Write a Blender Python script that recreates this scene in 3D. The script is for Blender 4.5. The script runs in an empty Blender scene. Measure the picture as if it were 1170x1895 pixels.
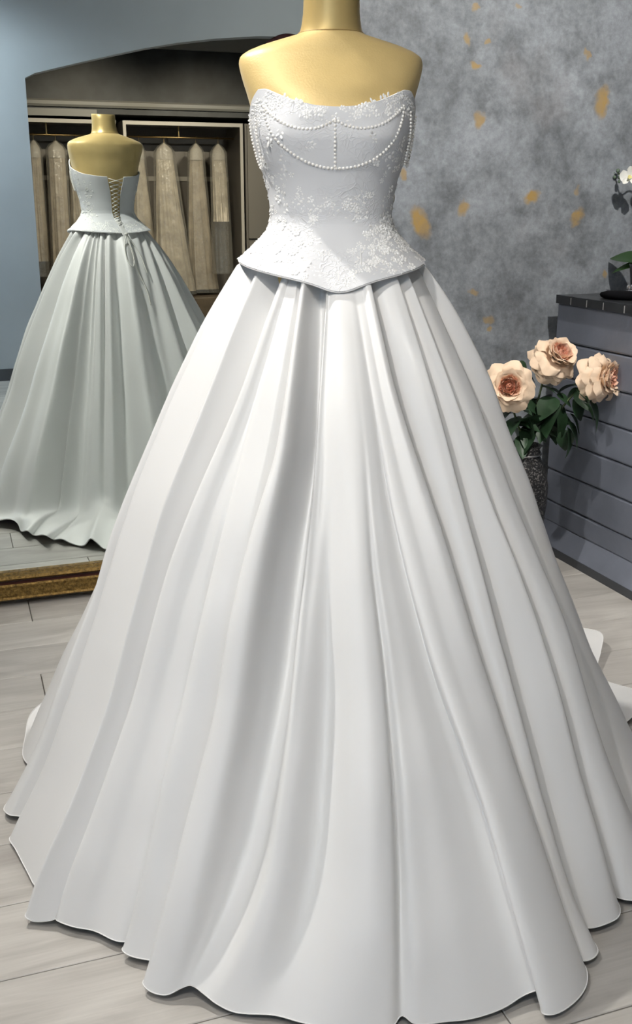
import bpy, bmesh, math, random
import numpy as np
from mathutils import Vector, Matrix, noise
from mathutils.bvhtree import BVHTree
random.seed(7)
sc = bpy.context.scene
COL = sc.collection
PI = math.pi
R = math.radians

# ------------------------------------------------------------------ camera
CAM_H, FPX = 1.28, 1900.0
PITCH, YAW = math.atan(565 / 1900), R(19.4)
cam = bpy.data.cameras.new('camera')
cam.sensor_fit = 'VERTICAL'; cam.sensor_height = 24.0; cam.lens = 24.0 * FPX / 1895
cam.clip_start = 0.05
co = bpy.data.objects.new('camera', cam); COL.objects.link(co)
co.location = (0, 0, CAM_H); co.rotation_euler = (PI / 2 - PITCH, 0, -YAW)
sc.camera = co
CP, SP, CY, SY = math.cos(PITCH), math.sin(PITCH), math.cos(YAW), math.sin(YAW)
RIGHT = Vector((CY, -SY, 0))

# ------------------------------------------------------------------ world, view
w = bpy.data.worlds.new('daylight'); sc.world = w; w.use_nodes = True
bg = w.node_tree.nodes['Background']
bg.inputs[0].default_value = (0.62, 0.78, 1.0, 1); bg.inputs[1].default_value = 5.0
sc.view_settings.view_transform = 'Standard'; sc.view_settings.look = 'None'
sc.view_settings.gamma = 1.0; sc.view_settings.use_curve_mapping = False
sc.view_settings.exposure = 0.0

def make_portal():
    l = bpy.data.lights.new('window_portal', 'AREA'); l.shape = 'RECTANGLE'; l.size = 1.8; l.size_y = .9
    l.cycles.is_portal = True
    o = bpy.data.objects.new('window_portal', l); COL.objects.link(o)
    o.location = (-1.62, -0.83, 1.45); o.rotation_euler = (0, -PI / 2, 0)
make_portal()
# ceiling spotlights: x, y, target, watts, beam degrees, colour
WHITE = (1.0, 0.955, 0.89)
WARM = (1.0, 0.84, 0.64)
COOL = (.84, .93, 1.0)
CEIL = 2.9
SPOTS = [
    (-0.50, 0.85, (0.62, 1.75, 0.80), 90, 76, WHITE, 'aimed at the gown from beside the window'),
    (-0.05, -0.25, (0.50, 1.40, 0.25), 60, 60, WHITE, 'aimed low at the front of the skirt'),
    (-0.22, 2.50, (0.62, 1.85, 1.00), 160, 90, WHITE, 'above the gilt mirror'),
    (1.75, 1.75, (2.0, 3.35, 1.0), 165, 95, WHITE, 'aimed at the plaster wall and peonies'),
    (-0.75, -0.35, (0.3, 1.0, 0.0), 45, 90, WHITE, 'nearest the window above the floor planks'),
    (1.6, -1.8, (1.4, -3.9, .9), 150, 85, WARM, 'before the left open wardrobe'),
    (2.9, -1.8, (2.6, -3.9, .8), 150, 85, WARM, 'before the right open wardrobe'),
    (3.2, 0.8, (2.2, -1.2, 1.2), 90, 120, WHITE, 'facing the arched opening'),
    (-0.45, -0.45, (0.2, -1.4, 1.3), 120, 110, COOL, 'added to brighten the blue-grey wall'),  # added cool lamp, lifts the blue wall in place of stronger window daylight
]

# ------------------------------------------------------------------ pixel helpers (directions only)
def pray(px, py):
    xr = (px - 585) / FPX; up = (947.5 - py) / FPX
    fw = CP + SP * up; v = up * CP - SP
    return Vector((xr * CY + fw * SY, -xr * SY + fw * CY, v))
C0 = Vector((0, 0, CAM_H))
def onfloor(px, py, z=0.0):
    r = pray(px, py); return C0 + r * ((z - CAM_H) / r.z)
def atY(px, py, Y):
    r = pray(px, py); return C0 + r * (Y / r.y)
def atX(px, py, X):
    r = pray(px, py); return C0 + r * (X / r.x)
def proj(P):
    x, y, z = P[0], P[1], P[2] - CAM_H
    xr = x * CY - y * SY; d = x * SY + y * CY
    Z = d * CP - z * SP; u = z * CP + d * SP
    return 585 + FPX * xr / Z, 947.5 - FPX * u / Z, Z
GLASS_Y = 3.39
def virt(px, py, z=0.0):
    p = onfloor(px, py, z); return Vector((p.x, 2 * GLASS_Y - p.y, p.z))

# ------------------------------------------------------------------ materials
def new_mat(name):
    m = bpy.data.materials.new(name); m.use_nodes = True
    return m, m.node_tree, m.node_tree.nodes['Principled BSDF']
def N(nt, t, **kw):
    n = nt.nodes.new(t)
    for k, v in kw.items(): setattr(n, k, v)
    return n
def simple(name, col, rough=0.5, metal=0.0, spec=0.5, noise_amt=0.0, nscale=20, bump=0.0, bscale=80, sheen=0.0):
    m, nt, b = new_mat(name)
    b.inputs['Base Color'].default_value = (*col, 1)
    b.inputs['Roughness'].default_value = rough; b.inputs['Metallic'].default_value = metal
    b.inputs['Specular IOR Level'].default_value = spec
    if sheen: b.inputs['Sheen Weight'].default_value = sheen
    tc = N(nt, 'ShaderNodeTexCoord')
    if noise_amt:
        n = N(nt, 'ShaderNodeTexNoise'); n.inputs['Scale'].default_value = nscale; n.inputs['Detail'].default_value = 6
        nt.links.new(tc.outputs['Object'], n.inputs['Vector'])
        r = N(nt, 'ShaderNodeValToRGB')
        r.color_ramp.elements[0].position = 0.3; r.color_ramp.elements[1].position = 0.7
        r.color_ramp.elements[0].color = (*[c * (1 - noise_amt) for c in col], 1)
        r.color_ramp.elements[1].color = (*[min(1, c * (1 + noise_amt)) for c in col], 1)
        nt.links.new(n.outputs['Fac'], r.inputs['Fac']); nt.links.new(r.outputs['Color'], b.inputs['Base Color'])
    if bump:
        n = N(nt, 'ShaderNodeTexNoise'); n.inputs['Scale'].default_value = bscale; n.inputs['Detail'].default_value = 5
        nt.links.new(tc.outputs['Object'], n.inputs['Vector'])
        bp = N(nt, 'ShaderNodeBump'); bp.inputs['Strength'].default_value = bump; bp.inputs['Distance'].default_value = 0.01
        nt.links.new(n.outputs['Fac'], bp.inputs['Height']); nt.links.new(bp.outputs['Normal'], b.inputs['Normal'])
    return m

def plaster_mat():
    m, nt, b = new_mat('grey_plaster')
    L = nt.links.new
    g = N(nt, 'ShaderNodeNewGeometry')
    n1 = N(nt, 'ShaderNodeTexNoise'); n1.inputs['Scale'].default_value = 2.6; n1.inputs['Detail'].default_value = 9; n1.inputs['Roughness'].default_value = .66; n1.inputs['Distortion'].default_value = .5
    n2 = N(nt, 'ShaderNodeTexNoise'); n2.inputs['Scale'].default_value = 9; n2.inputs['Detail'].default_value = 8; n2.inputs['Roughness'].default_value = .7
    n3 = N(nt, 'ShaderNodeTexNoise'); n3.inputs['Scale'].default_value = 1.7; n3.inputs['Detail'].default_value = 4
    for n in (n1, n2, n3): L(g.outputs['Position'], n.inputs['Vector'])
    r1 = N(nt, 'ShaderNodeValToRGB'); e = r1.color_ramp.elements
    e[0].position = .32; e[0].color = (.185, .202, .222, 1); e[1].position = .66; e[1].color = (.33, .357, .39, 1)
    L(n1.outputs['Fac'], r1.inputs['Fac'])
    r2 = N(nt, 'ShaderNodeValToRGB'); e = r2.color_ramp.elements
    e[0].position = .33; e[0].color = (.58, .58, .58, 1); e[1].position = .60; e[1].color = (1.15, 1.15, 1.15, 1)
    L(n2.outputs['Fac'], r2.inputs['Fac'])
    mx = N(nt, 'ShaderNodeMix', data_type='RGBA', blend_type='MULTIPLY'); mx.inputs[0].default_value = 1
    L(r1.outputs['Color'], mx.inputs[6]); L(r2.outputs['Color'], mx.inputs[7])
    n4 = N(nt, 'ShaderNodeTexNoise'); n4.inputs['Scale'].default_value = 38; n4.inputs['Detail'].default_value = 7; n4.inputs['Roughness'].default_value = .75; L(g.outputs['Position'], n4.inputs['Vector'])
    r4 = N(nt, 'ShaderNodeValToRGB'); e = r4.color_ramp.elements
    e[0].position = .32; e[0].color = (.78, .78, .78, 1); e[1].position = .62; e[1].color = (1.1, 1.1, 1.1, 1)
    L(n4.outputs['Fac'], r4.inputs['Fac'])
    mx4 = N(nt, 'ShaderNodeMix', data_type='RGBA', blend_type='MULTIPLY'); mx4.inputs[0].default_value = 1
    L(mx.outputs[2], mx4.inputs[6]); L(r4.outputs['Color'], mx4.inputs[7]); mx = mx4
    # faint rose cloud
    r3 = N(nt, 'ShaderNodeValToRGB'); e = r3.color_ramp.elements
    e[0].position = .58; e[0].color = (0, 0, 0, 1); e[1].position = .72; e[1].color = (.35, .35, .35, 1)
    L(n3.outputs['Fac'], r3.inputs['Fac'])
    mr = N(nt, 'ShaderNodeMix', data_type='RGBA'); mr.inputs[7].default_value = (.34, .29, .28, 1)
    L(r3.outputs['Color'], mr.inputs[0]); L(mx.outputs[2], mr.inputs[6])
    # gold leaf flecks, each with its own place, size and slant on the wall
    wob = N(nt, 'ShaderNodeTexNoise'); wob.inputs['Scale'].default_value = 26; wob.inputs['Detail'].default_value = 5
    L(g.outputs['Position'], wob.inputs['Vector'])
    wv = N(nt, 'ShaderNodeVectorMath', operation='MULTIPLY_ADD')
    wv.inputs[1].default_value = (.05, 0, .05); wv.inputs[2].default_value = (-.025, 0, -.025)
    L(wob.outputs['Color'], wv.inputs[0])
    pos = N(nt, 'ShaderNodeVectorMath', operation='ADD'); L(g.outputs['Position'], pos.inputs[0]); L(wv.outputs[0], pos.inputs[1])
    flecks = [(778, 412, 15, 25, -30, 1), (1115, 187, 13, 24, 10, 1), (888, 222, 10, 12, 0, .8), (985, 365, 15, 10, -15, 1), (1068, 402, 9, 16, 30, 1),
              (857, 385, 9, 11, -20, .8), (745, 320, 7, 9, 0, .7), (866, 72, 6, 8, 20, .8), (904, 78, 4, 4, 0, .7), (881, 121, 9, 5, 0, .9), (1088, 103, 4, 9, -20, .8),
              (1068, 353, 5, 9, 0, .6), (877, 541, 10, 6, 20, .7), (904, 592, 9, 7, 0, .7), (906, 610, 6, 6, 0, .7), (880, 14, 6, 5, 0, .7), (1118, 508, 5, 6, 0, .7), (960, 12, 6, 4, 0, .5)]
    last = None
    for (px, py, rx, ry, ang, amt) in flecks:
        c = atY(px, py, WALL_Y); s = 3.55 / FPX
        mp = N(nt, 'ShaderNodeMapping', vector_type='TEXTURE')
        mp.inputs['Location'].default_value = c; mp.inputs['Rotation'].default_value = (0, R(ang), 0)
        mp.inputs['Scale'].default_value = (rx * s * 1.25, 50, ry * s * 1.25)
        L(pos.outputs[0], mp.inputs['Vector'])
        ln = N(nt, 'ShaderNodeVectorMath', operation='LENGTH'); L(mp.outputs[0], ln.inputs[0])
        mr_ = N(nt, 'ShaderNodeMapRange'); mr_.inputs[1].default_value = 1.15; mr_.inputs[2].default_value = .6; mr_.inputs[3].default_value = 0; mr_.inputs[4].default_value = amt
        L(ln.outputs['Value'], mr_.inputs[0])
        if last is None: last = mr_.outputs[0]
        else:
            mm = N(nt, 'ShaderNodeMath', operation='MAXIMUM'); L(last, mm.inputs[0]); L(mr_.outputs[0], mm.inputs[1]); last = mm.outputs[0]
    gn = N(nt, 'ShaderNodeMath', operation='MULTIPLY'); L(last, gn.inputs[0])
    rr = N(nt, 'ShaderNodeMapRange'); rr.inputs[1].default_value = .3; rr.inputs[2].default_value = .55; rr.inputs[3].default_value = .45
    L(n2.outputs['Fac'], rr.inputs[0]); L(rr.outputs[0], gn.inputs[1])
    mg = N(nt, 'ShaderNodeMix', data_type='RGBA'); mg.inputs[7].default_value = (.40, .26, .085, 1)
    L(gn.outputs[0], mg.inputs[0]); L(mr.outputs[2], mg.inputs[6]); L(mg.outputs[2], b.inputs['Base Color'])
    b.inputs['Roughness'].default_value = .62
    bp = N(nt, 'ShaderNodeBump'); bp.inputs['Strength'].default_value = .25; bp.inputs['Distance'].default_value = .01
    L(n2.outputs['Fac'], bp.inputs['Height']); L(bp.outputs['Normal'], b.inputs['Normal'])
    return m

def plank_mat():
    m, nt, b = new_mat('whitewashed_oak')
    L = nt.links.new
    tc = N(nt, 'ShaderNodeTexCoord'); oi = N(nt, 'ShaderNodeObjectInfo')
    ad = N(nt, 'ShaderNodeVectorMath', operation='MULTIPLY_ADD'); ad.inputs[1].default_value = (9, 9, 9)
    cx = N(nt, 'ShaderNodeCombineXYZ'); L(oi.outputs['Random'], cx.inputs[0]); L(oi.outputs['Random'], cx.inputs[1])
    L(cx.outputs[0], ad.inputs[0]); L(tc.outputs['Object'], ad.inputs[2])
    mp = N(nt, 'ShaderNodeMapping'); mp.inputs['Scale'].default_value = (1.3, 6, 1); L(ad.outputs[0], mp.inputs['Vector'])
    n1 = N(nt, 'ShaderNodeTexNoise'); n1.inputs['Scale'].default_value = 2.2; n1.inputs['Detail'].default_value = 8; n1.inputs['Distortion'].default_value = 1.2
    L(mp.outputs[0], n1.inputs['Vector'])
    mp2 = N(nt, 'ShaderNodeMapping'); mp2.inputs['Scale'].default_value = (4, 120, 1); L(ad.outputs[0], mp2.inputs['Vector'])
    n2 = N(nt, 'ShaderNodeTexNoise'); n2.inputs['Scale'].default_value = 1.5; n2.inputs['Detail'].default_value = 4; L(mp2.outputs[0], n2.inputs['Vector'])
    r = N(nt, 'ShaderNodeValToRGB'); e = r.color_ramp.elements
    e[0].position = .28; e[0].color = (.36, .34, .315, 1); e[1].position = .62; e[1].color = (.49, .47, .44, 1)
    L(n1.outputs['Fac'], r.inputs['Fac'])
    r2 = N(nt, 'ShaderNodeMapRange'); r2.inputs[1].default_value = .3; r2.inputs[2].default_value = .7; r2.inputs[3].default_value = .93; r2.inputs[4].default_value = 1.03
    L(n2.outputs['Fac'], r2.inputs[0])
    r3 = N(nt, 'ShaderNodeMapRange'); r3.inputs[3].default_value = .9; r3.inputs[4].default_value = 1.08; L(oi.outputs['Random'], r3.inputs[0])
    mu = N(nt, 'ShaderNodeMath', operation='MULTIPLY'); L(r2.outputs[0], mu.inputs[0]); L(r3.outputs[0], mu.inputs[1])
    vm = N(nt, 'ShaderNodeVectorMath', operation='SCALE'); L(r.outputs['Color'], vm.inputs[0]); L(mu.outputs[0], vm.inputs['Scale'])
    L(vm.outputs[0], b.inputs['Base Color'])
    b.inputs['Roughness'].default_value = .42; b.inputs['Specular IOR Level'].default_value = .4
    bp = N(nt, 'ShaderNodeBump'); bp.inputs['Strength'].default_value = .08; bp.inputs['Distance'].default_value = .003
    L(n2.outputs['Fac'], bp.inputs['Height']); L(bp.outputs['Normal'], b.inputs['Normal'])
    return m

def lace_mat():
    m, nt, b = new_mat('white_lace')
    L = nt.links.new
    b.inputs['Base Color'].default_value = (.66, .67, .69, 1); b.inputs['Roughness'].default_value = .6
    tc = N(nt, 'ShaderNodeTexCoord')
    nz = N(nt, 'ShaderNodeTexNoise'); nz.inputs['Scale'].default_value = 18; nz.inputs['Detail'].default_value = 2; L(tc.outputs['Object'], nz.inputs['Vector'])
    ad = N(nt, 'ShaderNodeVectorMath', operation='MULTIPLY_ADD'); ad.inputs[1].default_value = (.09, .09, .09); L(nz.outputs['Color'], ad.inputs[0]); L(tc.outputs['Object'], ad.inputs[2])
    mp = N(nt, 'ShaderNodeMapping'); mp.inputs['Scale'].default_value = (60, 60, 120); L(ad.outputs[0], mp.inputs['Vector'])
    v = N(nt, 'ShaderNodeTexVoronoi', feature='DISTANCE_TO_EDGE'); v.inputs['Scale'].default_value = 1.0; L(mp.outputs[0], v.inputs['Vector'])
    mr = N(nt, 'ShaderNodeMapRange'); mr.inputs[1].default_value = .02; mr.inputs[2].default_value = .12; mr.inputs[3].default_value = 1; mr.inputs[4].default_value = 0; L(v.outputs['Distance'], mr.inputs[0])
    # corded lace lies on the front panels in patches; the back panels are plain
    sx = N(nt, 'ShaderNodeSeparateXYZ'); L(tc.outputs['Object'], sx.inputs[0])
    fm = N(nt, 'ShaderNodeMapRange'); fm.inputs[1].default_value = .03; fm.inputs[2].default_value = -.03; L(sx.outputs[1], fm.inputs[0])
    pn = N(nt, 'ShaderNodeTexNoise'); pn.inputs['Scale'].default_value = 11; pn.inputs['Detail'].default_value = 1; L(tc.outputs['Object'], pn.inputs['Vector'])
    pr = N(nt, 'ShaderNodeMapRange'); pr.inputs[1].default_value = .42; pr.inputs[2].default_value = .6; L(pn.outputs['Fac'], pr.inputs[0])
    m1 = N(nt, 'ShaderNodeMath', operation='MULTIPLY'); L(fm.outputs[0], m1.inputs[0]); L(pr.outputs[0], m1.inputs[1])
    m2 = N(nt, 'ShaderNodeMath', operation='MULTIPLY'); L(m1.outputs[0], m2.inputs[0]); L(mr.outputs[0], m2.inputs[1])
    bp = N(nt, 'ShaderNodeBump'); bp.inputs['Strength'].default_value = .5; bp.inputs['Distance'].default_value = .0011; L(m2.outputs[0], bp.inputs['Height'])
    L(bp.outputs['Normal'], b.inputs['Normal'])
    return m

def film_mat():
    m, nt, b = new_mat('clear_garment_film')
    L = nt.links.new
    out = nt.nodes['Material Output']
    tr = N(nt, 'ShaderNodeBsdfTransparent'); tr.inputs[0].default_value = (.93, .92, .9, 1)
    gl = N(nt, 'ShaderNodeBsdfGlossy'); gl.inputs['Roughness'].default_value = .09
    df = N(nt, 'ShaderNodeBsdfDiffuse'); df.inputs[0].default_value = (.8, .78, .72, 1)
    nz = N(nt, 'ShaderNodeTexNoise'); nz.inputs['Scale'].default_value = 16; nz.inputs['Detail'].default_value = 3
    g = N(nt, 'ShaderNodeNewGeometry'); L(g.outputs['Position'], nz.inputs['Vector'])
    bp = N(nt, 'ShaderNodeBump'); bp.inputs['Strength'].default_value = .8; bp.inputs['Distance'].default_value = .02
    L(nz.outputs['Fac'], bp.inputs['Height']); L(bp.outputs['Normal'], gl.inputs['Normal'])
    m1 = N(nt, 'ShaderNodeMixShader'); m1.inputs[0].default_value = .22; L(tr.outputs[0], m1.inputs[1]); L(gl.outputs[0], m1.inputs[2])
    m2 = N(nt, 'ShaderNodeMixShader'); m2.inputs[0].default_value = .1; L(m1.outputs[0], m2.inputs[1]); L(df.outputs[0], m2.inputs[2])
    L(m2.outputs[0], out.inputs['Surface'])
    return m

def glass_mat():
    m, nt, b = new_mat('window_glass')
    b.inputs['Base Color'].default_value = (1, 1, 1, 1); b.inputs['Roughness'].default_value = 0; b.inputs['IOR'].default_value = 1.02
    b.inputs['Transmission Weight'].default_value = 1
    return m

def emis(name, col, s):
    m, nt, b = new_mat(name)
    b.inputs['Base Color'].default_value = (*col, 1); b.inputs['Emission Color'].default_value = (*col, 1); b.inputs['Emission Strength'].default_value = s
    return m

def satin_mat():
    m, nt, b = new_mat('white_satin')
    L = nt.links.new
    b.inputs['Base Color'].default_value = (.765, .765, .76, 1); b.inputs['Roughness'].default_value = .46
    b.inputs['Specular IOR Level'].default_value = .45; b.inputs['Sheen Weight'].default_value = .12
    tc = N(nt, 'ShaderNodeTexCoord')
    n = N(nt, 'ShaderNodeTexNoise'); n.inputs['Scale'].default_value = 5; n.inputs['Detail'].default_value = 2; L(tc.outputs['Object'], n.inputs['Vector'])
    bp = N(nt, 'ShaderNodeBump'); bp.inputs['Strength'].default_value = .12; bp.inputs['Distance'].default_value = .02
    L(n.outputs['Fac'], bp.inputs['Height']); L(bp.outputs['Normal'], b.inputs['Normal'])
    return m

def vase_mat():
    m, nt, b = new_mat('black_flecked_metal'); L = nt.links.new
    tc = N(nt, 'ShaderNodeTexCoord')
    n = N(nt, 'ShaderNodeTexNoise'); n.inputs['Scale'].default_value = 160; n.inputs['Detail'].default_value = 3; L(tc.outputs['Object'], n.inputs['Vector'])
    r = N(nt, 'ShaderNodeValToRGB'); e = r.color_ramp.elements
    e[0].position = .52; e[0].color = (.012, .012, .013, 1); e[1].position = .66; e[1].color = (.22, .21, .2, 1)
    L(n.outputs['Fac'], r.inputs['Fac']); L(r.outputs['Color'], b.inputs['Base Color'])
    b.inputs['Roughness'].default_value = .35
    bp = N(nt, 'ShaderNodeBump'); bp.inputs['Strength'].default_value = .6; bp.inputs['Distance'].default_value = .004
    L(n.outputs['Fac'], bp.inputs['Height']); L(bp.outputs['Normal'], b.inputs['Normal'])
    return m

WALL_Y = 3.42
BLUE_Y = -1.407
M = {}
M['plaster'] = plaster_mat()
M['plank'] = plank_mat()
M['subfloor'] = simple('dark_joint', (.09, .08, .07), .9)
M['blue'] = simple('blue_grey_paint', (.42, .455, .49), .55, noise_amt=.04, nscale=3)
M['ceil'] = simple('ceiling_white', (.62, .6, .57), .8)
M['dark'] = simple('charcoal_paint', (.036, .039, .043), .5, noise_amt=.35, nscale=5)
M['taupe'] = simple('taupe_paint', (.20, .185, .165), .55)
M['trimgrey'] = simple('trim_grey', (.24, .235, .22), .45)
M['skirting'] = simple('dark_skirting', (.06, .065, .075), .5)
M['gold_frame'] = simple('antique_gilt', (.24, .15, .045), .38, metal=.75, noise_amt=.55, nscale=90, bump=.6, bscale=140)
M['maroon'] = simple('dark_groove', (.06, .02, .015), .5)
M['mirror'] = simple('mirror_silver', (.82, .885, .865), 0.0, metal=1.0)
M['form'] = simple('gold_form_cloth', (.70, .52, .22), .45, metal=.15, noise_amt=.07, nscale=14, bump=.08, bscale=300, sheen=.1)
M['form_cap'] = simple('gold_cap', (.62, .46, .19), .35, metal=.4, noise_amt=.05)
M['seam'] = simple('seam_brown', (.34, .22, .07), .6)
M['steel'] = simple('brushed_steel', (.5, .5, .5), .3, metal=1)
M['satin'] = satin_mat()
M['lace'] = lace_mat()
M['applique'] = simple('white_applique', (.86, .86, .85), .5, spec=.6)
M['pearl'] = simple('pearl', (.90, .88, .84), .18, spec=.7)
M['cord'] = simple('white_cord', (.78, .77, .73), .5)
M['counter'] = simple('slate_blue_paint', (.175, .192, .238), .48, noise_amt=.12, nscale=7, bump=.15, bscale=30)
M['tile'] = simple('black_tile', (.022, .024, .027), .28, noise_amt=.3, nscale=12)
M['grout'] = simple('pale_grout', (.42, .42, .42), .8)
M['vase'] = vase_mat()
M['petal'] = simple('peach_petal', (.86, .66, .48), .6, noise_amt=.08, nscale=22, sheen=.15)
M['petal_mid'] = simple('blush_petal', (.85, .57, .42), .6, noise_amt=.10, nscale=30)
M['petal_in'] = simple('coral_petal', (.82, .46, .33), .6, noise_amt=.14, nscale=40)
M['leaf'] = simple('dark_green_leaf', (.028, .065, .03), .45, noise_amt=.45, nscale=18)
M['stem'] = simple('green_stem', (.07, .10, .035), .5)
M['orchid'] = simple('white_orchid_petal', (.82, .82, .78), .5)
M['orchid_lip'] = simple('yellow_lip', (.72, .66, .28), .5)
M['bud'] = simple('grey_green_bud', (.12, .17, .12), .5)
M['oleaf'] = simple('orchid_leaf_green', (.02, .06, .012), .3)
M['pot'] = simple('black_pot', (.02, .02, .022), .25)
M['velvet'] = simple('black_velvet', (.004, .004, .005), .95, spec=.1)
M['crystal'] = simple('silver_crystal', (.85, .85, .88), .08, metal=.9)
M['ivory'] = simple('ivory_tulle', (.62, .56, .47), .6, noise_amt=.22, nscale=11, bump=1.0, bscale=26)
M['ivory2'] = simple('champagne_tulle', (.56, .49, .40), .6, noise_amt=.22, nscale=9, bump=1.0, bscale=22)
M['paper'] = simple('white_yoke', (.62, .58, .52), .5)
M['film'] = film_mat()
M['wfront'] = simple('wardrobe_pale_edge', (.52, .49, .45), .45)
M['wback'] = simple('wardrobe_taupe_panel', (.17, .155, .14), .5)
M['wood'] = simple('brown_wood', (.10, .075, .05), .5, noise_amt=.3, nscale=9)
M['brass'] = simple('brass', (.62, .44, .2), .25, metal=1)
M['glass'] = glass_mat()
M['white'] = simple('white_paint', (.7, .7, .7), .5)
M['lens'] = emis('lamp_lens', (1, .93, .82), 12)
M['wine'] = simple('wine_red_cloth', (.045, .008, .01), .8)

# ------------------------------------------------------------------ object helpers
WM = {}
def thing(name, label, cat, loc=(0, 0, 0), rz=0.0, group=None):
    o = bpy.data.objects.new(name, None); COL.objects.link(o)
    o.location = loc; o.rotation_euler = (0, 0, rz); o.empty_display_size = .05
    WM[o] = Matrix.Translation(loc) @ Matrix.Rotation(rz, 4, 'Z')
    tag(o, label, cat, group)
    return o
def tag(o, label=None, cat=None, group=None, kind=None):
    if label: o['label'] = label
    if cat: o['category'] = cat
    if group: o['group'] = group
    if kind: o['kind'] = kind
    return o
def obj(name, V, F, mat, parent=None, smooth=False, world=True):
    """one mesh object; V in world coordinates unless world=False"""
    me = bpy.data.meshes.new(name)
    loc = None
    if world and parent is not None:
        inv = WM[parent].inverted(); V = [inv @ Vector(v) for v in V]
    elif world:
        xs = [v[0] for v in V]; ys = [v[1] for v in V]; zs = [v[2] for v in V]
        loc = Vector(((min(xs) + max(xs)) / 2, (min(ys) + max(ys)) / 2, min(zs)))
        V = [Vector(v) - loc for v in V]
    me.from_pydata([tuple(v) for v in V], [], F); me.update()
    if smooth: me.polygons.foreach_set('use_smooth', [True] * len(me.polygons))
    me.materials.append(M[mat] if isinstance(mat, str) else mat)
    o = bpy.data.objects.new(name, me); COL.objects.link(o)
    if loc is not None: o.location = loc
    if parent is not None:
        o.parent = parent
    WM[o] = WM[parent] if (parent is not None) else (Matrix.Translation(loc) if loc is not None else Matrix())
    return o
def inst(name, src, matrix, parent):
    o = bpy.data.objects.new(name, src); COL.objects.link(o); o.parent = parent; o.matrix_basis = matrix
    WM[o] = WM[parent] @ matrix
    return o
def struct(o): o['kind'] = 'structure'; return o
def box(x0, x1, y0, y1, z0, z1):
    V = [(x, y, z) for z in (z0, z1) for y in (y0, y1) for x in (x0, x1)]
    F = [(0, 2, 3, 1), (4, 5, 7, 6), (0, 1, 5, 4), (2, 6, 7, 3), (0, 4, 6, 2), (1, 3, 7, 5)]
    return V, F
def join(*parts):
    V, F = [], []
    for v, f in parts:
        n = len(V); V += list(v); F += [tuple(i + n for i in q) for q in f]
    return V, F
def bevel(o, wd, seg=2):
    m = o.modifiers.new('bevel', 'BEVEL'); m.width = wd; m.segments = seg; m.limit_method = 'ANGLE'
    return o
def tube(pts, r, n=8, closed=False):
    pts = [Vector(p) for p in pts]; V, F = [], []
    m = len(pts); up = Vector((0, 0, 1)); prev = None
    for i, p in enumerate(pts):
        a = pts[i - 1] if (i > 0 or closed) else pts[i]; b = pts[(i + 1) % m] if (i < m - 1 or closed) else pts[i]
        t = (b - a); t = t.normalized() if t.length > 1e-9 else Vector((0, 0, 1))
        s = prev if prev is not None else (up.cross(t) if abs(t.z) < .95 else Vector((1, 0, 0)).cross(t))
        s = (s - t * s.dot(t)); s = s.normalized() if s.length > 1e-6 else t.orthogonal().normalized()
        prev = s; q = t.cross(s)
        rr = r[i] if isinstance(r, (list, tuple)) else r
        for k in range(n):
            a_ = 2 * PI * k / n
            V.append(p + s * (math.cos(a_) * rr) + q * (math.sin(a_) * rr))
    for i in range(m if closed else m - 1):
        for k in range(n):
            i2 = (i + 1) % m
            F.append((i * n + k, i * n + (k + 1) % n, i2 * n + (k + 1) % n, i2 * n + k))
    if not closed:
        F.append(tuple(range(n))[::-1]); F.append(tuple((m - 1) * n + k for k in range(n)))
    return V, F
def lathe(prof, c, n=32, sx=1.0, sy=1.0):
    V, F = [], []
    for (r, z) in prof:
        for k in range(n):
            a = 2 * PI * k / n; V.append((c[0] + r * sx * math.cos(a), c[1] + r * sy * math.sin(a), c[2] + z))
    for i in range(len(prof) - 1):
        for k in range(n):
            F.append((i * n + k, i * n + (k + 1) % n, (i + 1) * n + (k + 1) % n, (i + 1) * n + k))
    F.append(tuple(range(n))[::-1]); F.append(tuple((len(prof) - 1) * n + k for k in range(n)))
    return V, F
def interp(x, xs, ys): return float(np.interp(x, xs, ys))
def grid_faces(rows, cols, closed=False):
    F = []
    for i in range(rows - 1):
        for j in range(cols if closed else cols - 1):
            j2 = (j + 1) % cols
            F.append((i * cols + j, i * cols + j2, (i + 1) * cols + j2, (i + 1) * cols + j))
    return F
def icos(c, r, sub=1):
    bm = bmesh.new(); bmesh.ops.create_icosphere(bm, subdivisions=sub, radius=r)
    V = [Vector(c) + v.co for v in bm.verts]; bm.verts.index_update(); F = [tuple(v.index for v in f.verts) for f in bm.faces]; bm.free()
    return V, F

# ================================================================== STRUCTURE
X0, X1 = -1.5, 5.0          # salon and gown room extents along the mirror wall
INY = -4.6                  # back of the gown room
struct(obj('wall_back', *box(X0 - .1, X1 + .1, WALL_Y, WALL_Y + .12, 0, CEIL), 'plaster'))
fl = struct(obj('floor', *box(X0 - .1, X1 + .1, INY - .1, WALL_Y + .1, -.06, -.0085), 'subfloor'))
PW, PL = .2045, 1.30
pm = bpy.data.meshes.new('plank')
bm = bmesh.new(); v_, f_ = box(-PL / 2 + .0012, PL / 2 - .0012, -PW / 2 + .0012, PW / 2 - .0012, -.0085, 0)
vs = [bm.verts.new(v) for v in v_]; [bm.faces.new([vs[i] for i in f]) for f in f_]
bmesh.ops.bevel(bm, geom=[e for e in bm.edges if all(v.co.z > -.001 for v in e.verts)], offset=.0015, segments=1, affect='EDGES')
bm.to_mesh(pm); bm.free(); pm.materials.append(M['plank'])
k0 = math.floor((INY - 1.564) / PW)
fixed = {int(round((3.27 - 1.564) // PW)): .158, int(round((2.717 - 1.564) // PW)): .148}
k = k0
rowi = 0
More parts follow.
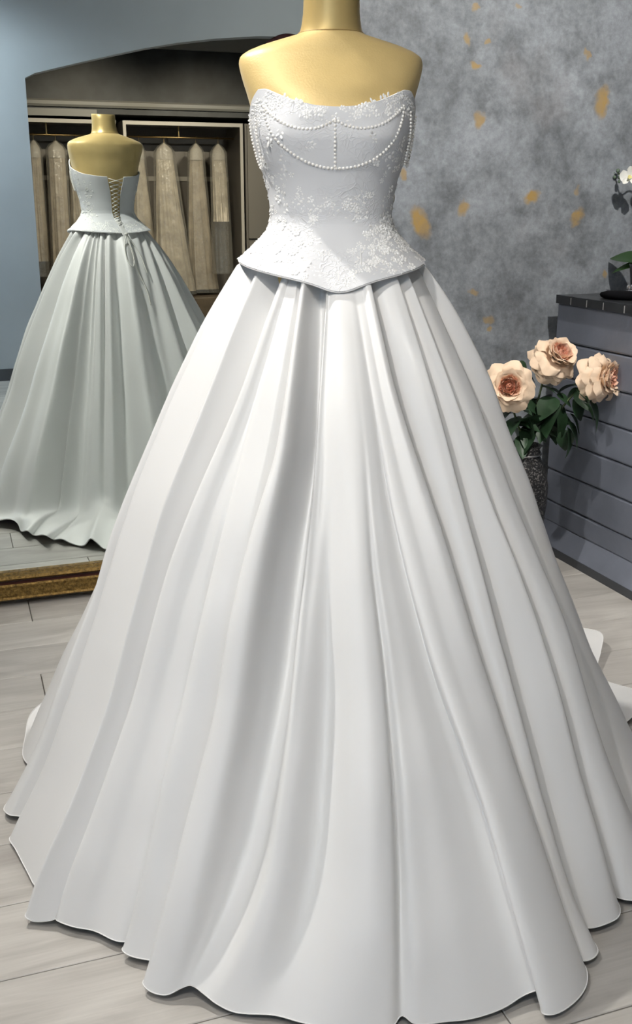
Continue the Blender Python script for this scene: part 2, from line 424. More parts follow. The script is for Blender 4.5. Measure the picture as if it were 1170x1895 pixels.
while 1.564 + k * PW < WALL_Y:
    yc = 1.564 + (k + .5) * PW
    off = fixed.get(k, random.uniform(0, PL))
    x = off - PL * math.ceil((off - X0) / PL)
    while x < X1:
        loc = WM[fl].inverted() @ Vector((x + PL / 2, yc, 0))
        inst('plank', pm, Matrix.Translation(loc), fl)
        x += PL
    k += 1

# blue wall behind the photographer, with the wide arched opening to the gown room
AX = [.67, .74, 1.07, 1.32, 1.55, 1.79, 2.09, 2.42, 2.64]
AZ = [2.165, 2.2, 2.286, 2.348, 2.402, 2.449, 2.493, 2.525, 2.531]
arch = list(zip(AX, AZ)) + [(5.28 - x, z) for x, z in list(zip(AX, AZ))[:-1][::-1]]
def blue_wall():
    V, F = [], []
    T = .13
    outl = [(X0 - .1, 0), (X0 - .1, CEIL), ] 
    # columns above the arch + two piers, front and back faces and the reveal
    def slab(x0, x1, za0, za1):
        n = len(V)
        for y in (BLUE_Y, BLUE_Y - T):
            V.extend([(x0, y, za0), (x1, y, za1), (x1, y, CEIL), (x0, y, CEIL)])
        F.extend([(n, n + 3, n + 2, n + 1), (n + 4, n + 5, n + 6, n + 7), (n, n + 1, n + 5, n + 4), (n + 2, n + 3, n + 7, n + 6)])
    slab(X0 - .1, AX[0], 0, 0)
    n = len(V)
    V.extend([(AX[0], BLUE_Y, 0), (AX[0], BLUE_Y - T, 0), (AX[0], BLUE_Y - T, arch[0][1]), (AX[0], BLUE_Y, arch[0][1])]); F.append((n, n + 1, n + 2, n + 3))
    for (a, b) in zip(arch[:-1], arch[1:]): slab(a[0], b[0], a[1], b[1])
    xe = arch[-1][0]
    n = len(V)
    V.extend([(xe, BLUE_Y, 0), (xe, BLUE_Y - T, 0), (xe, BLUE_Y - T, arch[-1][1]), (xe, BLUE_Y, arch[-1][1])]); F.append((n, n + 3, n + 2, n + 1))
    slab(xe, X1 + .1, 0, 0)
    return V, F
struct(obj('wall_front', *blue_wall(), 'blue'))
struct(obj('baseboard_front', *join(box(X0, AX[0], BLUE_Y, BLUE_Y + .012, 0, .09), box(arch[-1][0], X1, BLUE_Y, BLUE_Y + .012, 0, .09)), 'skirting'))
# left wall with a tall window, right wall, ceiling
WY0, WY1, WZ0, WZ1 = -1.28, -.38, .55, 2.35
struct(obj('wall_left', *join(box(X0 - .1, X0, INY, WY0, 0, CEIL), box(X0 - .1, X0, WY1, WALL_Y, 0, CEIL), box(X0 - .1, X0, WY0, WY1, 0, WZ0), box(X0 - .1, X0, WY0, WY1, WZ1, CEIL)), 'blue'))
wn = struct(obj('window_1', *join(box(X0 - .08, X0 - .02, WY0, WY0 + .06, WZ0, WZ1), box(X0 - .08, X0 - .02, WY1 - .06, WY1, WZ0, WZ1), box(X0 - .08, X0 - .02, WY0 + .06, WY1 - .06, WZ0, WZ0 + .06), box(X0 - .08, X0 - .02, WY0 + .06, WY1 - .06, WZ1 - .06, WZ1), box(X0 - .08, X0 - .02, -.85, -.81, WZ0 + .06, WZ1 - .06)), 'white'))
for (a, b) in ((WY0 + .06, -.85), (-.81, WY1 - .06)):
    obj('pane', *box(X0 - .053, X0 - .049, a, b, WZ0 + .06, WZ1 - .06), 'glass', wn)
struct(obj('wall_right', *box(X1, X1 + .1, INY, WALL_Y, 0, CEIL), 'blue'))
struct(obj('ceiling', *box(X0 - .1, X1 + .1, INY - .1, WALL_Y + .12, CEIL, CEIL + .1), 'ceil'))
# gown room: back wall, bulkhead above the wardrobes, cornice and picture rail
WFY = -3.90                 # front of the wardrobes
struct(obj('wall_gown_room', *box(X0, X1, INY - .1, INY, 0, CEIL), 'taupe'))
struct(obj('wall_bulkhead', *box(X0, X1, INY, WFY - .03, 2.14, CEIL), 'dark'))
struct(obj('trim_1', *box(X0, X1, WFY - .03, WFY + .035, 2.745, CEIL - .002), 'trimgrey'))
def rail():
    prof = [(0, 2.195), (.03, 2.195), (.045, 2.215), (.045, 2.245), (.025, 2.262), (0, 2.262)]
    V = [(x, WFY - .03 + d, z) for x in (X0, X1) for d, z in prof]; n = len(prof)
    return V, [(i, (i + 1) % n, n + (i + 1) % n, n + i) for i in range(n)]
struct(obj('trim_2', *rail(), 'trimgrey'))

# ================================================================== MIRROR
GX0, GX1, FZ0, FZ1 = -.12, 1.215, .022, 2.32
mirror = thing('floor_mirror', 'tall gilt-framed mirror standing against the grey plaster wall, reflecting the gown from behind', 'mirror', ((GX0 + GX1) / 2, GLASS_Y, FZ0))
obj('mirror_glass', *box(GX0, GX1, GLASS_Y, GLASS_Y + .004, FZ0 + .09, FZ1 - .1), 'mirror', mirror)
FY = 3.345
def rail_box(x0, x1, z0, z1, horiz, inner):
    # outer gilt moulding, dark groove, inner gilt bead (inner = +1/-1: side on which the glass lies)
    out = []
    return out
def frame_rail(name, horiz, outer, s0, s1, sgn):
    # profile across the rail: (distance from outer edge, depth in front of wall)
    W = .082
    pr = [(0, .006), (0, .062), (.006, .071), (.012, .066), (.04, .069), (.052, .073), (.058, .068)]
    gr = [(.058, .068), (.060, .052), (.066, .052), (.068, .06)]
    be = [(.068, .06), (.074, .066), (.082, .058), (.090, .036), (.090, .006)]
    o = None
    for nm, prof, mt in ((name, pr, 'gold_frame'), ('frame_groove', gr, 'maroon'), ('frame_bead', be, 'gold_frame')):
        V = []
        for e in (0, 1):
            for (d, h) in prof:
                c = outer + sgn * d
                end = (s0 - 0 + d) if e == 0 else (s1 - d)
                y = WALL_Y - h - .006
                V.append((end, y, c) if horiz else (c, y, end))
        n = len(prof)
        F = [(i, i + 1, n + i + 1, n + i) for i in range(n - 1)]
        q = obj(nm, V, F, mt, mirror if o is None else o, smooth=False)
        if o is None: o = q
fx0, fx1 = GX0 - .085, GX1 + .085
frame_rail('frame_rail', True, FZ0, fx0, fx1, 1)
frame_rail('frame_rail', True, FZ1, fx0, fx1, -1)
frame_rail('frame_stile', False, fx0, FZ0, FZ1, 1)
frame_rail('frame_stile', False, fx1, FZ0, FZ1, -1)
obj('backing_board', *box(fx0 + .01, fx1 - .01, GLASS_Y + .006, WALL_Y - .004, FZ0 + .01, FZ1 - .01), 'wood', mirror)
for x in (fx0 + .1, fx1 - .1):
    obj('foot', *box(x - .03, x + .03, 3.36, 3.41, 0, FZ0 + .004), 'wood', mirror)

# ================================================================== DRESS FORM
AXIS = Vector((.714, 1.94, 0)); PHI = R(15)
DM = Matrix.Translation(AXIS) @ Matrix.Rotation(-PHI, 4, 'Z')
def sgp(u, e): return math.copysign(abs(u) ** e, u)
def ring_pt(th, wd, df, db, n=2.25):
    e = 2 / n; c = math.cos(th); s = math.sin(th)
    return Vector((wd * sgp(s, e), -(df if c >= 0 else db) * sgp(c, e), 0))
BODY = np.array([  # z, half width, front depth, back depth
    (.88, .150, .110, .120), (1.0, .170, .120, .130), (1.1, .162, .118, .128), (1.18, .140, .105, .105), (1.222, .120, .096, .088), (1.262, .108, .09, .08),
    (1.30, .112, .095, .082), (1.332, .119, .103, .086), (1.36, .129, .112, .09), (1.40, .1395, .119, .097), (1.44, .147, .113, .101),
    (1.477, .157, .1, .102), (1.505, .166, .088, .1), (1.525, .171, .080, .096), (1.537, .1725, .076, .093), (1.547, .169, .072, .09), (1.556, .155, .068, .087), (1.565, .133, .065, .083),
    (1.574, .102, .061, .078), (1.583, .068, .058, .068), (1.586, .061, .056, .063)])
def body(z):
    return [interp(z, BODY[:, 0], BODY[:, i]) for i in (1, 2, 3)]
form = thing('dress_form', 'gold cloth-covered tailor dress form with neck and shoulders bare above the white gown', 'dress form', AXIS, -PHI)
def form_torso():
    V = []; n = 72
    zs = list(np.linspace(.88, 1.5, 40)) + [1.51, 1.52, 1.528, 1.534, 1.54, 1.545, 1.549, 1.553, 1.5565, 1.56, 1.564, 1.568, 1.572, 1.576, 1.58, 1.583, 1.586]
    for z in zs:
        a, b, c = body(z)
        for k in range(n):
            p = ring_pt(2 * PI * k / n, a, b, c, 2.25 if z < 1.56 else 2.1)
            # shoulders carried a little towards the back
            p.y += .012 * max(0, min(1, (z - 1.48) / .06))
            V.append(DM @ (p + Vector((0, 0, z))))
    F = grid_faces(len(zs), n, True) + [tuple(range(n))[::-1]]
    return V, F
t_ = obj('torso', *form_torso(), 'form', form, smooth=True)
def form_neck():
    V = []; n = 48
    pr = [(1.586, .061, .056, .063), (1.592, .0575, .055, .060), (1.602, .055, .0535, .057), (1.62, .0525, .052, .055), (1.645, .0515, .051, .053), (1.664, .0515, .051, .052), (1.668, .0495, .049, .05)]
    for z, a, b, c in pr:
        for k in range(n):
            p = ring_pt(2 * PI * k / n, a, b, c, 2.0); p.y += .012 + (z - 1.586) * -.1
            V.append(DM @ (p + Vector((0, 0, z + (.004 * -p.y / .05 * (z - 1.586) / .08)))))
    return V, grid_faces(len(pr), n, True) + [tuple((len(pr) - 1) * n + k for k in range(n))]
nk = obj('neck', *form_neck(), 'form_cap', form, smooth=True)
sp_ = []
for k in range(48):
    p = ring_pt(2 * PI * k / 48, .0612, .0562, .0632, 2.0); p.y += .012; sp_.append(DM @ (p + Vector((0, 0, 1.5865 + .0))))
obj('neck_seam', *tube(sp_, .0011, 6, True), 'seam', form)
obj('stand_pole', *lathe([(.016, .03), (.016, .9)], AXIS, 16), 'steel', form, smooth=True)
obj('stand_base', *lathe([(.2, 0), (.2, .012), (.17, .028), (.03, .034)], AXIS, 40), 'steel', form)

# ================================================================== GOWN
gown = thing('wedding_gown', 'white strapless ball gown with pearl-draped lace corset and full satin skirt on the gold form', 'wedding dress', AXIS, -PHI)
# ---- skirt: cross-section loft; hem traced on the floor
P_ = []   # (kind, a, b, z, waist angle or None, ridge -1..1, poly)
def r_(px, py, wa=None, rg=.3, z=.018, poly=None): P_.append((onfloor(px, py, z), wa, rg, poly))
def v_(px, py, wa=None, rg=.2, z=.012): P_.append((virt(px, py, z), wa, rg, None))
def w_(x, y, wa=None, rg=.2, z=.012): P_.append((AXIS + Vector((x, y, z)), wa, rg, None))
w_(.0, 1.0, -172, .3); w_(-.1, 1.03, None, -.5, .02)
v_(207, 1016, -152, .5); v_(193, 1016); v_(178, 1003, None, -.3, .035); v_(168, 996, None, -.6, .05); v_(155, 1010, None, .3); v_(131, 1005, -140, .3); v_(115, 997, None, -.4, .03)
v_(100, 999, None, .3); v_(82, 990, None, -.4, .055); v_(62, 991, -132, .3); v_(50, 982, None, -.4, .045); v_(38, 983, None, .3); v_(33, 970, -124, 0, .035)
w_(-.56, .60, None, .3, .045); w_(-.615, .555, -118, .5, .03); w_(-.635, .47, None, .3, .012); w_(-.648, .36, -112, -.3, .012); w_(-.625, .27, -107, -1, .012)
r_(4, 1495, -102, .6, .018, [(440, 500), (377, 600), (328, 700), (290, 800), (248, 900), (210, 1000), (178, 1100), (135, 1200), (99, 1289), (67, 1373), (42, 1419), (4, 1495)]); r_(14, 1509, -99, 1); r_(28, 1511, -96, .4); r_(75, 1520, -90, -1.4)
r_(16, 1549, -84, 1, .012); r_(27, 1570, None, .8, .01); r_(54, 1620, -74, .4, .01); r_(69, 1643, -69, 0, .01); r_(122, 1660, -65, -1.7)
r_(54, 1686, -60, 1, .02, [(472, 503), (416, 631), (352, 802), (288, 973), (237, 1160), (201, 1289), (138, 1478), (69, 1641), (54, 1686)]); r_(50, 1697, -58, 1, .02); r_(67, 1705, -54, .3, .012); r_(104, 1701, -48, -1.2); r_(122, 1690, -44, -1.9, .02)
r_(104, 1699, -37, .8, .02, [(521, 511), (485, 601), (438, 733), (361, 913), (305, 1050), (275, 1160), (235, 1301), (176, 1478), (104, 1699)]); r_(138, 1715, -35.5, .6); r_(175, 1722, None, .3); r_(222, 1744, None, 0); r_(262, 1738, -31.5, -2.0)
r_(226, 1755, -30.5, .9, .02, [(527, 545), (485, 682), (438, 845), (395, 1015), (361, 1160), (327, 1301), (290, 1478), (240, 1720), (226, 1755)]); r_(236, 1767, None, 1); r_(277, 1777, -26, .3); r_(318, 1778, -22, -1)
r_(264, 1816, -18.5, .9, .02, [(555, 540), (510, 845), (455, 1015), (424, 1150), (388, 1342), (341, 1513), (290, 1727), (264, 1816)]); r_(277, 1834, None, 1, .014); r_(309, 1842, -14.5, .9, .014); r_(336, 1829, -12.5, -1.2, .025); r_(354, 1824, -10, -3.0, .03)
r_(378, 1841, None, -2.4, .024, None); r_(399, 1858, -5, .8, .018, [(604, 575), (588, 760), (574, 945), (560, 1083), (552, 1150), (529, 1385), (499, 1599), (456, 1740), (399, 1858)]); r_(436, 1876, -3, .4, .012); r_(508, 1881, -1, -2.4, .016); r_(555, 1894, .5, -1.2, .012); r_(610, 1904, None, .3, .012)
r_(670, 1908, 4, .9, .012); r_(725, 1904, 7.5, .5, .012, [(655, 640), (676, 830), (690, 1060), (712, 1247), (722, 1442), (730, 1637), (725, 1904)]); r_(744, 1880, 9, -.6); r_(768, 1897, 10.5, .3, .012); r_(820, 1892, None, .2, .012); r_(873, 1886, None, .2, .012); r_(931, 1866, None, 0, .014); r_(972, 1840, None, -.4, .024); r_(1008, 1832, 14, -1, .03)
r_(1000, 1858, 15.5, .8, .014, [(672, 640), (712, 900), (757, 1080), (805, 1247), (897, 1491), (941, 1652), (1000, 1858)]); r_(1004, 1876, None, 1, .012); r_(1024, 1878, None, 1, .012); r_(1055, 1862, None, .9, .012); r_(1080, 1834, 20, .9, .012)
r_(1087, 1810, 22, .9, .014, [(698, 575), (731, 718), (758, 802), (818, 968), (874, 1160), (931, 1330), (985, 1500), (1053, 1710), (1087, 1810)]); r_(1081, 1785, 23.5, .3); r_(1046, 1762, 27, -1.5)
r_(1075, 1779, 36, .3); r_(1095, 1776, None, .8); r_(1108, 1762, 41, 1, .018, [(754, 566), (795, 691), (828, 802), (883, 1005), (920, 1160), (975, 1355), (1019, 1515), (1043, 1603), (1068, 1676), (1108, 1762)]); r_(1098, 1742, 43, .3); r_(1058, 1712, 47, -1.4)
r_(1090, 1720, 52, .2); r_(1125, 1711, 56, .7); r_(1148, 1696, 59, 1, .018, [(770, 540), (860, 770), (915, 930), (960, 1042), (1000, 1150), (1053, 1335), (1107, 1520), (1148, 1696)]); r_(1143, 1668, 61, 0); r_(1108, 1645, 64, -1)
r_(1148, 1664, 67, .4); r_(1178, 1667, None, .8); r_(1205, 1652, 73, 1, .018, [(786, 520), (883, 732), (943, 885), (1003, 1042), (1053, 1150), (1121, 1394), (1205, 1652)]); r_(1215, 1620, None, .5); r_(1180, 1560, 79, -1)
r_(1225, 1545, 84, .5); r_(1242, 1505, 89, 1, .018, [(795, 500), (838, 560), (860, 600), (911, 700), (948, 800), (993, 900), (1026, 1000), (1060, 1100), (1095, 1200), (1137, 1290), (1170, 1365), (1242, 1505)]); r_(1222, 1470, 92, .7); r_(1165, 1440, 97, -1)
w_(.80, .01, 102, .4, .02); w_(.90, .05, 106, .5, .035); w_(.95, .12, None, .3, .03); w_(.90, .26, 113, -.8, .02); w_(1.0, .40, 120, .5, .03); w_(1.055, .48, None, .5, .045); w_(1.03, .57, 126, .2, .03); w_(.93, .70, None, -.4, .014)
w_(.85, .83, 138, .4); w_(.70, .90, None, -.2, .03); w_(.58, .98, 150, .4); w_(.42, .98, None, -.3, .025); w_(.30, 1.04, 163, .4); w_(.14, 1.02, 178, -.2, .02)

nF = len(P_)
H = [p[0] for p in P_]
seglen = [(H[(i + 1) % nF] - H[i]).length for i in range(nF)]
cum = np.concatenate([[0], np.cumsum(seglen)]); TOT = cum[-1]
# waist angle along the hem (monotone)
kx, ka = [], []
def top_x(poly, y):
    (x0, y0), (x1, y1) = poly[0], poly[1]
    return x0 + (x1 - x0) / (y1 - y0) * (y - y0) if y < y0 else interp(y, [q[1] for q in poly], [q[0] for q in poly])
pk = []
for i, p in enumerate(P_):
    if p[3] and abs(p[1]) > 80: pk.append((i, p[1]))
    elif p[3]:
        best = None
        for a10 in range(-900, 901, 2):
            th = R(a10 / 10 - 5.1); q = DM @ (ring_pt(th, .170, .140, .160, 2.05) + Vector((0, 0, 1.168)))
            u, v, Z = proj(q); e = abs(u - top_x(p[3], v))
            if best is None or e < best[0]: best = (e, a10 / 10)
        pk.append((i, best[1]))
pkd = dict(pk)
for i, p in enumerate(P_):
    if i in pkd: kx.append(cum[i]); ka.append(pkd[i])
    elif p[1] is not None:
        lo_ = [a for (j, a) in pk if j < i]; hi_ = [a for (j, a) in pk if j > i]
        if (not lo_ or p[1] > max(lo_) + .8) and (not hi_ or p[1] < min(hi_) - .8): kx.append(cum[i]); ka.append(p[1])
kx.append(TOT + kx[0]); ka.append(ka[0] + 360)
NS = 6
def cr(p0, p1, p2, p3, t):
    # centripetal Catmull-Rom
    def tj(ti, a, b): return ti + max((b - a).length, 1e-5) ** .5
    t0 = 0; t1 = tj(t0, p0, p1); t2 = tj(t1, p1, p2); t3 = tj(t2, p2, p3); t = t1 + (t2 - t1) * t
    A1 = p0 * ((t1 - t) / (t1 - t0)) + p1 * ((t - t0) / (t1 - t0)); A2 = p1 * ((t2 - t) / (t2 - t1)) + p2 * ((t - t1) / (t2 - t1)); A3 = p2 * ((t3 - t) / (t3 - t2)) + p3 * ((t - t2) / (t3 - t2))
    B1 = A1 * ((t2 - t) / (t2 - t0)) + A2 * ((t - t0) / (t2 - t0)); B2 = A2 * ((t3 - t) / (t3 - t1)) + A3 * ((t - t1) / (t3 - t1))
    return B1 * ((t2 - t) / (t2 - t1)) + B2 * ((t - t1) / (t2 - t1))
S_H, S_A, S_R, S_C = [], [], [], []
for i in range(nF):
    for j in range(NS):
        t = j / NS
        S_H.append(cr(H[i - 1], H[i], H[(i + 1) % nF], H[(i + 2) % nF], t))
        c = cum[i] + seglen[i] * t; S_C.append(c)
        S_A.append(interp(c, kx, ka) if c >= kx[0] else interp(c + TOT, kx, ka) - 360)
        sm = t * t * (3 - 2 * t)
        S_R.append(P_[i][2] * (1 - sm) + P_[(i + 1) % nF][2] * sm)
NSMP = len(S_H)
ang = np.array(S_A)          # smooth the waist angles a little
ext = np.concatenate([ang[-8:] - 360, ang, ang[:8] + 360])
ang = np.convolve(ext, np.ones(9) / 9, 'same')[8:-8]
Z0 = 1.168
def topfade(i, t):
    a = ang[i]
    q = max(interp(a, [-2, 1, 17, 20], [0, 1, 1, 0]), interp(a, [-26.5, -25, -21.5, -20], [0, 1, 1, 0]))
    return 1 - q * (1 - interp(t, [.22, .75], [0, 1]))
GT = [0, .054, .09, .183, .28, .378, .48, .585, .694, .796, .9, 1]
GV = [0, .09, .138, .249, .345, .444, .534, .625, .73, .83, .925, 1]
CAMDIR_OFF = 5.1
rows_t = [0, .012, .025, .04, .055] + list(np.linspace(.075, 1.0, 58))
def waist(i):
    th = R(ang[i] - CAMDIR_OFF)
    k = 1 + .09 * max(-1, S_R[i]) * topfade(i, 0)
    p = ring_pt(th, .170 * k, .140 * k, .160 * k, 2.05)
    return DM @ (p + Vector((0, 0, Z0)))
Wp = [waist(i) for i in range(NSMP)]
Tp, Tau = [], []
for i in range(NSMP):
    d = S_H[i] - AXIS; rad = math.hypot(d.x, d.y)
    q = min(1, max(0, (rad - .76) / .16)); q = q * q * (3 - 2 * q)
    a = math.atan2(d.y, d.x)
    fold = -.02 + .055 * math.sin(a * 17 + 1.2) + .04 * math.sin(a * 9 + .4) + .025 * math.sin(a * 26)
    rt = .67 + fold
    tgt = AXIS + Vector((d.x / rad * rt, d.y / rad * rt, .045 + .03 * math.sin(a * 17 + 1.2)))
    Tp.append(S_H[i].lerp(tgt, q)); Tau.append(1 - .16 * q)
rows = []
for t in rows_t:
    row = []
    for i in range(NSMP):
        tau = Tau[i]
        if t <= tau:
            u = t / tau; g = interp(u, GT, GV)
            p = Wp[i].lerp(Tp[i], g); zz = Wp[i].z + (Tp[i].z - Wp[i].z) * u
            if tau < .999:
                # soft landing of the train
                e = max(0, (u - .88) / .12); zz += .02 * e * (1 - e)
            p = Vector((p.x, p.y, zz))
        else:
            u = (t - tau) / (1 - tau)
            p = Tp[i].lerp(S_H[i], u)
            a = S_C[i]
            p.z += .018 * math.sin(PI * u) * (.6 + .8 * math.sin(a * 9))
        row.append(p)
    rows.append(row)
# fold relief between waist and hem
for ri, t in enumerate(rows_t):
    am = interp(t, [0, .08, .3, .6, .85, 1], [.006, .016, .030, .030, .016, 0])
    for i in range(NSMP):
        p = rows[ri][i]; d = Vector((p.x - AXIS.x, p.y - AXIS.y, 0)).normalized()
        rows[ri][i] = p + d * (am * (S_R[i] - .35) * topfade(i, t))
# lateral correction so that the folds run as photographed
polys = [(i, p[3]) for i, p in enumerate(P_) if p[3]]
for ri, t in enumerate(rows_t):
    sh_c, sh_v = [], []
    lo = [i for i, p in enumerate(P_) if p[1] == -118][0]; hi = [i for i, p in enumerate(P_) if p[1] == 106][0]
    sh_c.append(cum[lo]); sh_v.append(0)
    for i, poly in polys:
        P = rows[ri][i * NS]; u, v, Z = proj(P)
        sh_c.append(cum[i]); sh_v.append((top_x(poly, v) - u) * Z / FPX)
    sh_c.append(cum[hi]); sh_v.append(0)
    for i in range(NSMP):
        s = interp(S_C[i], sh_c, sh_v, )
        if S_C[i] < sh_c[0] or S_C[i] > sh_c[-1]: s = 0
        rows[ri][i] = rows[ri][i] + RIGHT * s
# smooth each cross-section a little near the top, add slight drape unevenness
def smooth_row(row, k):
    n = len(row)
    for _ in range(k): row = [(row[i - 1] + row[i] * 2 + row[(i + 1) % n]) / 4 for i in range(n)]
    return row
for ri, t in enumerate(rows_t):
    rows[ri] = smooth_row(rows[ri], 2 if t > .9 else 4)
for ri, t in enumerate(rows_t):
    if t < .78:
        sm2 = smooth_row(rows[ri], 260)
        for i in range(NSMP):
            w_f = (1 - topfade(i, t)) * .92
            rows[ri][i] = rows[ri][i].lerp(sm2[i], w_f)
# column smoothing
for _ in range(4):
    new = [r[:] for r in rows]
    for ri in range(1, len(rows) - 1):
        for i in range(NSMP): new[ri][i] = (rows[ri - 1][i] + rows[ri][i] * 2 + rows[ri + 1][i]) / 4
    rows = new
for ri, t in enumerate(rows_t):
    am = .013 * min(1, t * 2.5) * min(1, (1.04 - t) * 8)
    for i in range(NSMP):
        p = rows[ri][i]; d = Vector((p.x - AXIS.x, p.y - AXIS.y, 0)).normalized()
        nz = noise.noise(Vector((p.x * 3.2, p.y * 3.2, p.z * 1.6))) + .4 * noise.noise(Vector((p.x * 8, p.y * 8, p.z * 4)))
        rows[ri][i] = p + d * (am * nz)
        if rows[ri][i].z < .006: rows[ri][i].z = .006
top = []
for (s, z) in ((.62, 1.232), (.70, 1.215), (.82, 1.195)):
    top.append([DM @ Vector(((DM.inverted() @ p).x * s, (DM.inverted() @ p).y * s, z)) for p in Wp])
rows = top + rows
SV = [p for r in rows for p in r]; SF = grid_faces(len(rows), NSMP, True)
skirt = obj('skirt', SV, [f[::-1] for f in SF], 'satin', gown, smooth=True)
sm_ = skirt.modifiers.new('thickness', 'SOLIDIFY'); sm_.thickness = .0022; sm_.offset = -1; es_ = skirt.modifiers.new('rim', 'EDGE_SPLIT'); es_.split_angle = R(65)
obj('hem_stitching', *tube([p + Vector((0, 0, .0012)) for p in rows[-1]], .0010, 6, True), 'satin', skirt, smooth=True)
sk_bvh = BVHTree.FromPolygons([tuple(v) for v in SV], SF)

# ---- bodice with flared peplum
ZW = 1.256
def ztop(th):
    a = abs(math.degrees(th)); return interp(a, [0, 12, 25, 38, 47, 55, 65, 78, 95, 120, 150, 180], [1.449, 1.4515, 1.460, 1.473, 1.482, 1.482, 1.468, 1.447, 1.433, 1.417, 1.407, 1.402])
def zhem(th):
    a = abs(math.degrees(th)); return interp(a, [0, 4, 9, 20, 45, 70, 90, 130, 165, 180], [1.128, 1.131, 1.141, 1.151, 1.164, 1.174, 1.181, 1.176, 1.170, 1.166])
def bod_pt(th, v):
    """v 0..1 neckline to waist, 1..2 waist to peplum hem; local coordinates"""
    if v <= 1:
        zt = ztop(th); z = zt + (ZW - zt) * v
        a, b, c = body(z); o = .0055
        # bust cups
        ad = math.degrees(abs(th)); bump = math.exp(-((ad - 34) / 24) ** 2) * math.exp(-((z - 1.405) / .042) ** 2)
        p = ring_pt(th, a + o, b + o, c + o); p *= 1 + .09 * bump
        p.z = z
    else:
        s = v - 1; zh = zhem(th); z = ZW + (zh - ZW) * s
        k = s ** 1.55
        p = ring_pt(th, .1145 + .066 * k, .096 + .075 * k, .086 + .085 * k); p.z = z
        if s > .45:
            wp = DM @ p; ax = Vector((AXIS.x, AXIS.y, wp.z)); d = (wp - ax); rr = d.length; d.normalize()
            hit = sk_bvh.ray_cast(ax + d * .5, -d)
            if hit[0] is not None:
                rs = (hit[0] - ax).length + .006
                if rs > rr and rs < rr + .05: p = Vector((p.x * rs / rr, p.y * rs / rr, p.z))
    return p
def gap(v): return R(interp(v, [0, .5, 1, 1.5, 2], [13, 8.5, 7, 5, 3.5]))
NT, NV = 150, 62
BV = []; vv = list(np.linspace(0, 1, 38)) + list(np.linspace(1, 2, 25))[1:]
for v in vv:
    g = gap(v)
    for k in range(NT):
        th = -PI + g + (2 * PI - 2 * g) * k / (NT - 1); BV.append(DM @ bod_pt(th, v))
# soften peplum row noise coming from the skirt folds
arr = np.array([tuple(p) for p in BV]).reshape(len(vv), NT, 3)
for _ in range(6):
    sl = arr[44:, 1:-1].copy(); arr[44:, 1:-1] = (arr[44:, :-2] + 2 * sl + arr[44:, 2:]) / 4 + 0
BV = [Vector(p) for p in arr.reshape(-1, 3)]
BF = grid_faces(len(vv), NT)
bod = obj('corset_bodice', BV, BF, 'lace', gown, smooth=True)
bm_ = bod.modifiers.new('thickness', 'SOLIDIFY'); bm_.thickness = .003; bm_.offset = -1; eb_ = bod.modifiers.new('rim', 'EDGE_SPLIT'); eb_.split_angle = R(65)
b_bvh = BVHTree.FromPolygons([tuple(v) for v in BV], BF)
def edge(rowi): return [BV[rowi * NT + k] for k in range(NT)]
obj('neckline_piping', *tube(edge(0), .0014, 6), 'applique', bod, smooth=True)
obj('peplum_piping', *tube(edge(len(vv) - 1), .0016, 6), 'satin', bod, smooth=True)
ctr = []
for v in np.linspace(.05, 1.95, 60):
    ctr.append(DM @ (bod_pt(0, v) + Vector((0, -.0012, 0))))
obj('centre_seam', *tube(ctr, .0009, 5), 'cord', bod, smooth=True)
for s in (-1, 1):
    pts = [DM @ (bod_pt(R(s * interp(v, [.5, 1, 1.8], [30, 22, 12])), v) + Vector((0, -.0012, 0))) for v in np.linspace(.5, 1.8, 40)]
    obj('boning_channel', *tube(pts, .0015, 6), 'satin', bod, smooth=True)

def on_bodice(px, py):
    h = b_bvh.ray_cast(C0, pray(px, py).normalized())
    return (h[0], h[1]) if h[0] is not None else (None, None)
def out_n(p, n):
    d = Vector((p.x - AXIS.x, p.y - AXIS.y, 0))
    return n if n.dot(d) > 0 else -n
def densify(pts, step):
    out = [pts[0]]; acc = 0
    # Catmull-Rom then resample by length
    q = []
    P = [pts[0] * 2 - pts[1]] + pts + [pts[-1] * 2 - pts[-2]]
    for i in range(1, len(P) - 2):
        for j in range(20): q.append(cr(P[i - 1], P[i], P[i + 1], P[i + 2], j / 20))
    q.append(pts[-1])
    for a, b in zip(q[:-1], q[1:]):
        acc += (b - a).length
        if acc >= step: out.append(b); acc = 0
    return out
def strand(pxs, r=.0033, off=.003, name='pearl_strand'):
    pts = []
    for (x, y) in pxs:
        p, n = on_bodice(x, y)
        if p is None: continue
        pts.append(p + out_n(p, n) * off)
    cs = densify(pts, r * 2.02)
    V, F = join(*[icos(c, r, 1) for c in cs])
    return obj(name, V, F, 'pearl', bod, smooth=True)
strand([(488, 195), (500, 210), (515, 222), (534, 233), (552, 238), (580, 239), (602, 232), (620, 222)])
strand([(620, 222), (636, 231), (652, 236), (675, 238), (697, 234), (716, 225), (733, 211), (745, 197)])
strand([(490, 198), (494, 220), (503, 243), (517, 262), (538, 280), (565, 297), (592, 307), (620, 311), (648, 309), (676, 301), (702, 286), (722, 266), (736, 242), (743, 218), (746, 198)])
strand([(620, 226), (620, 255), (620, 285), (620, 311)], .0031)
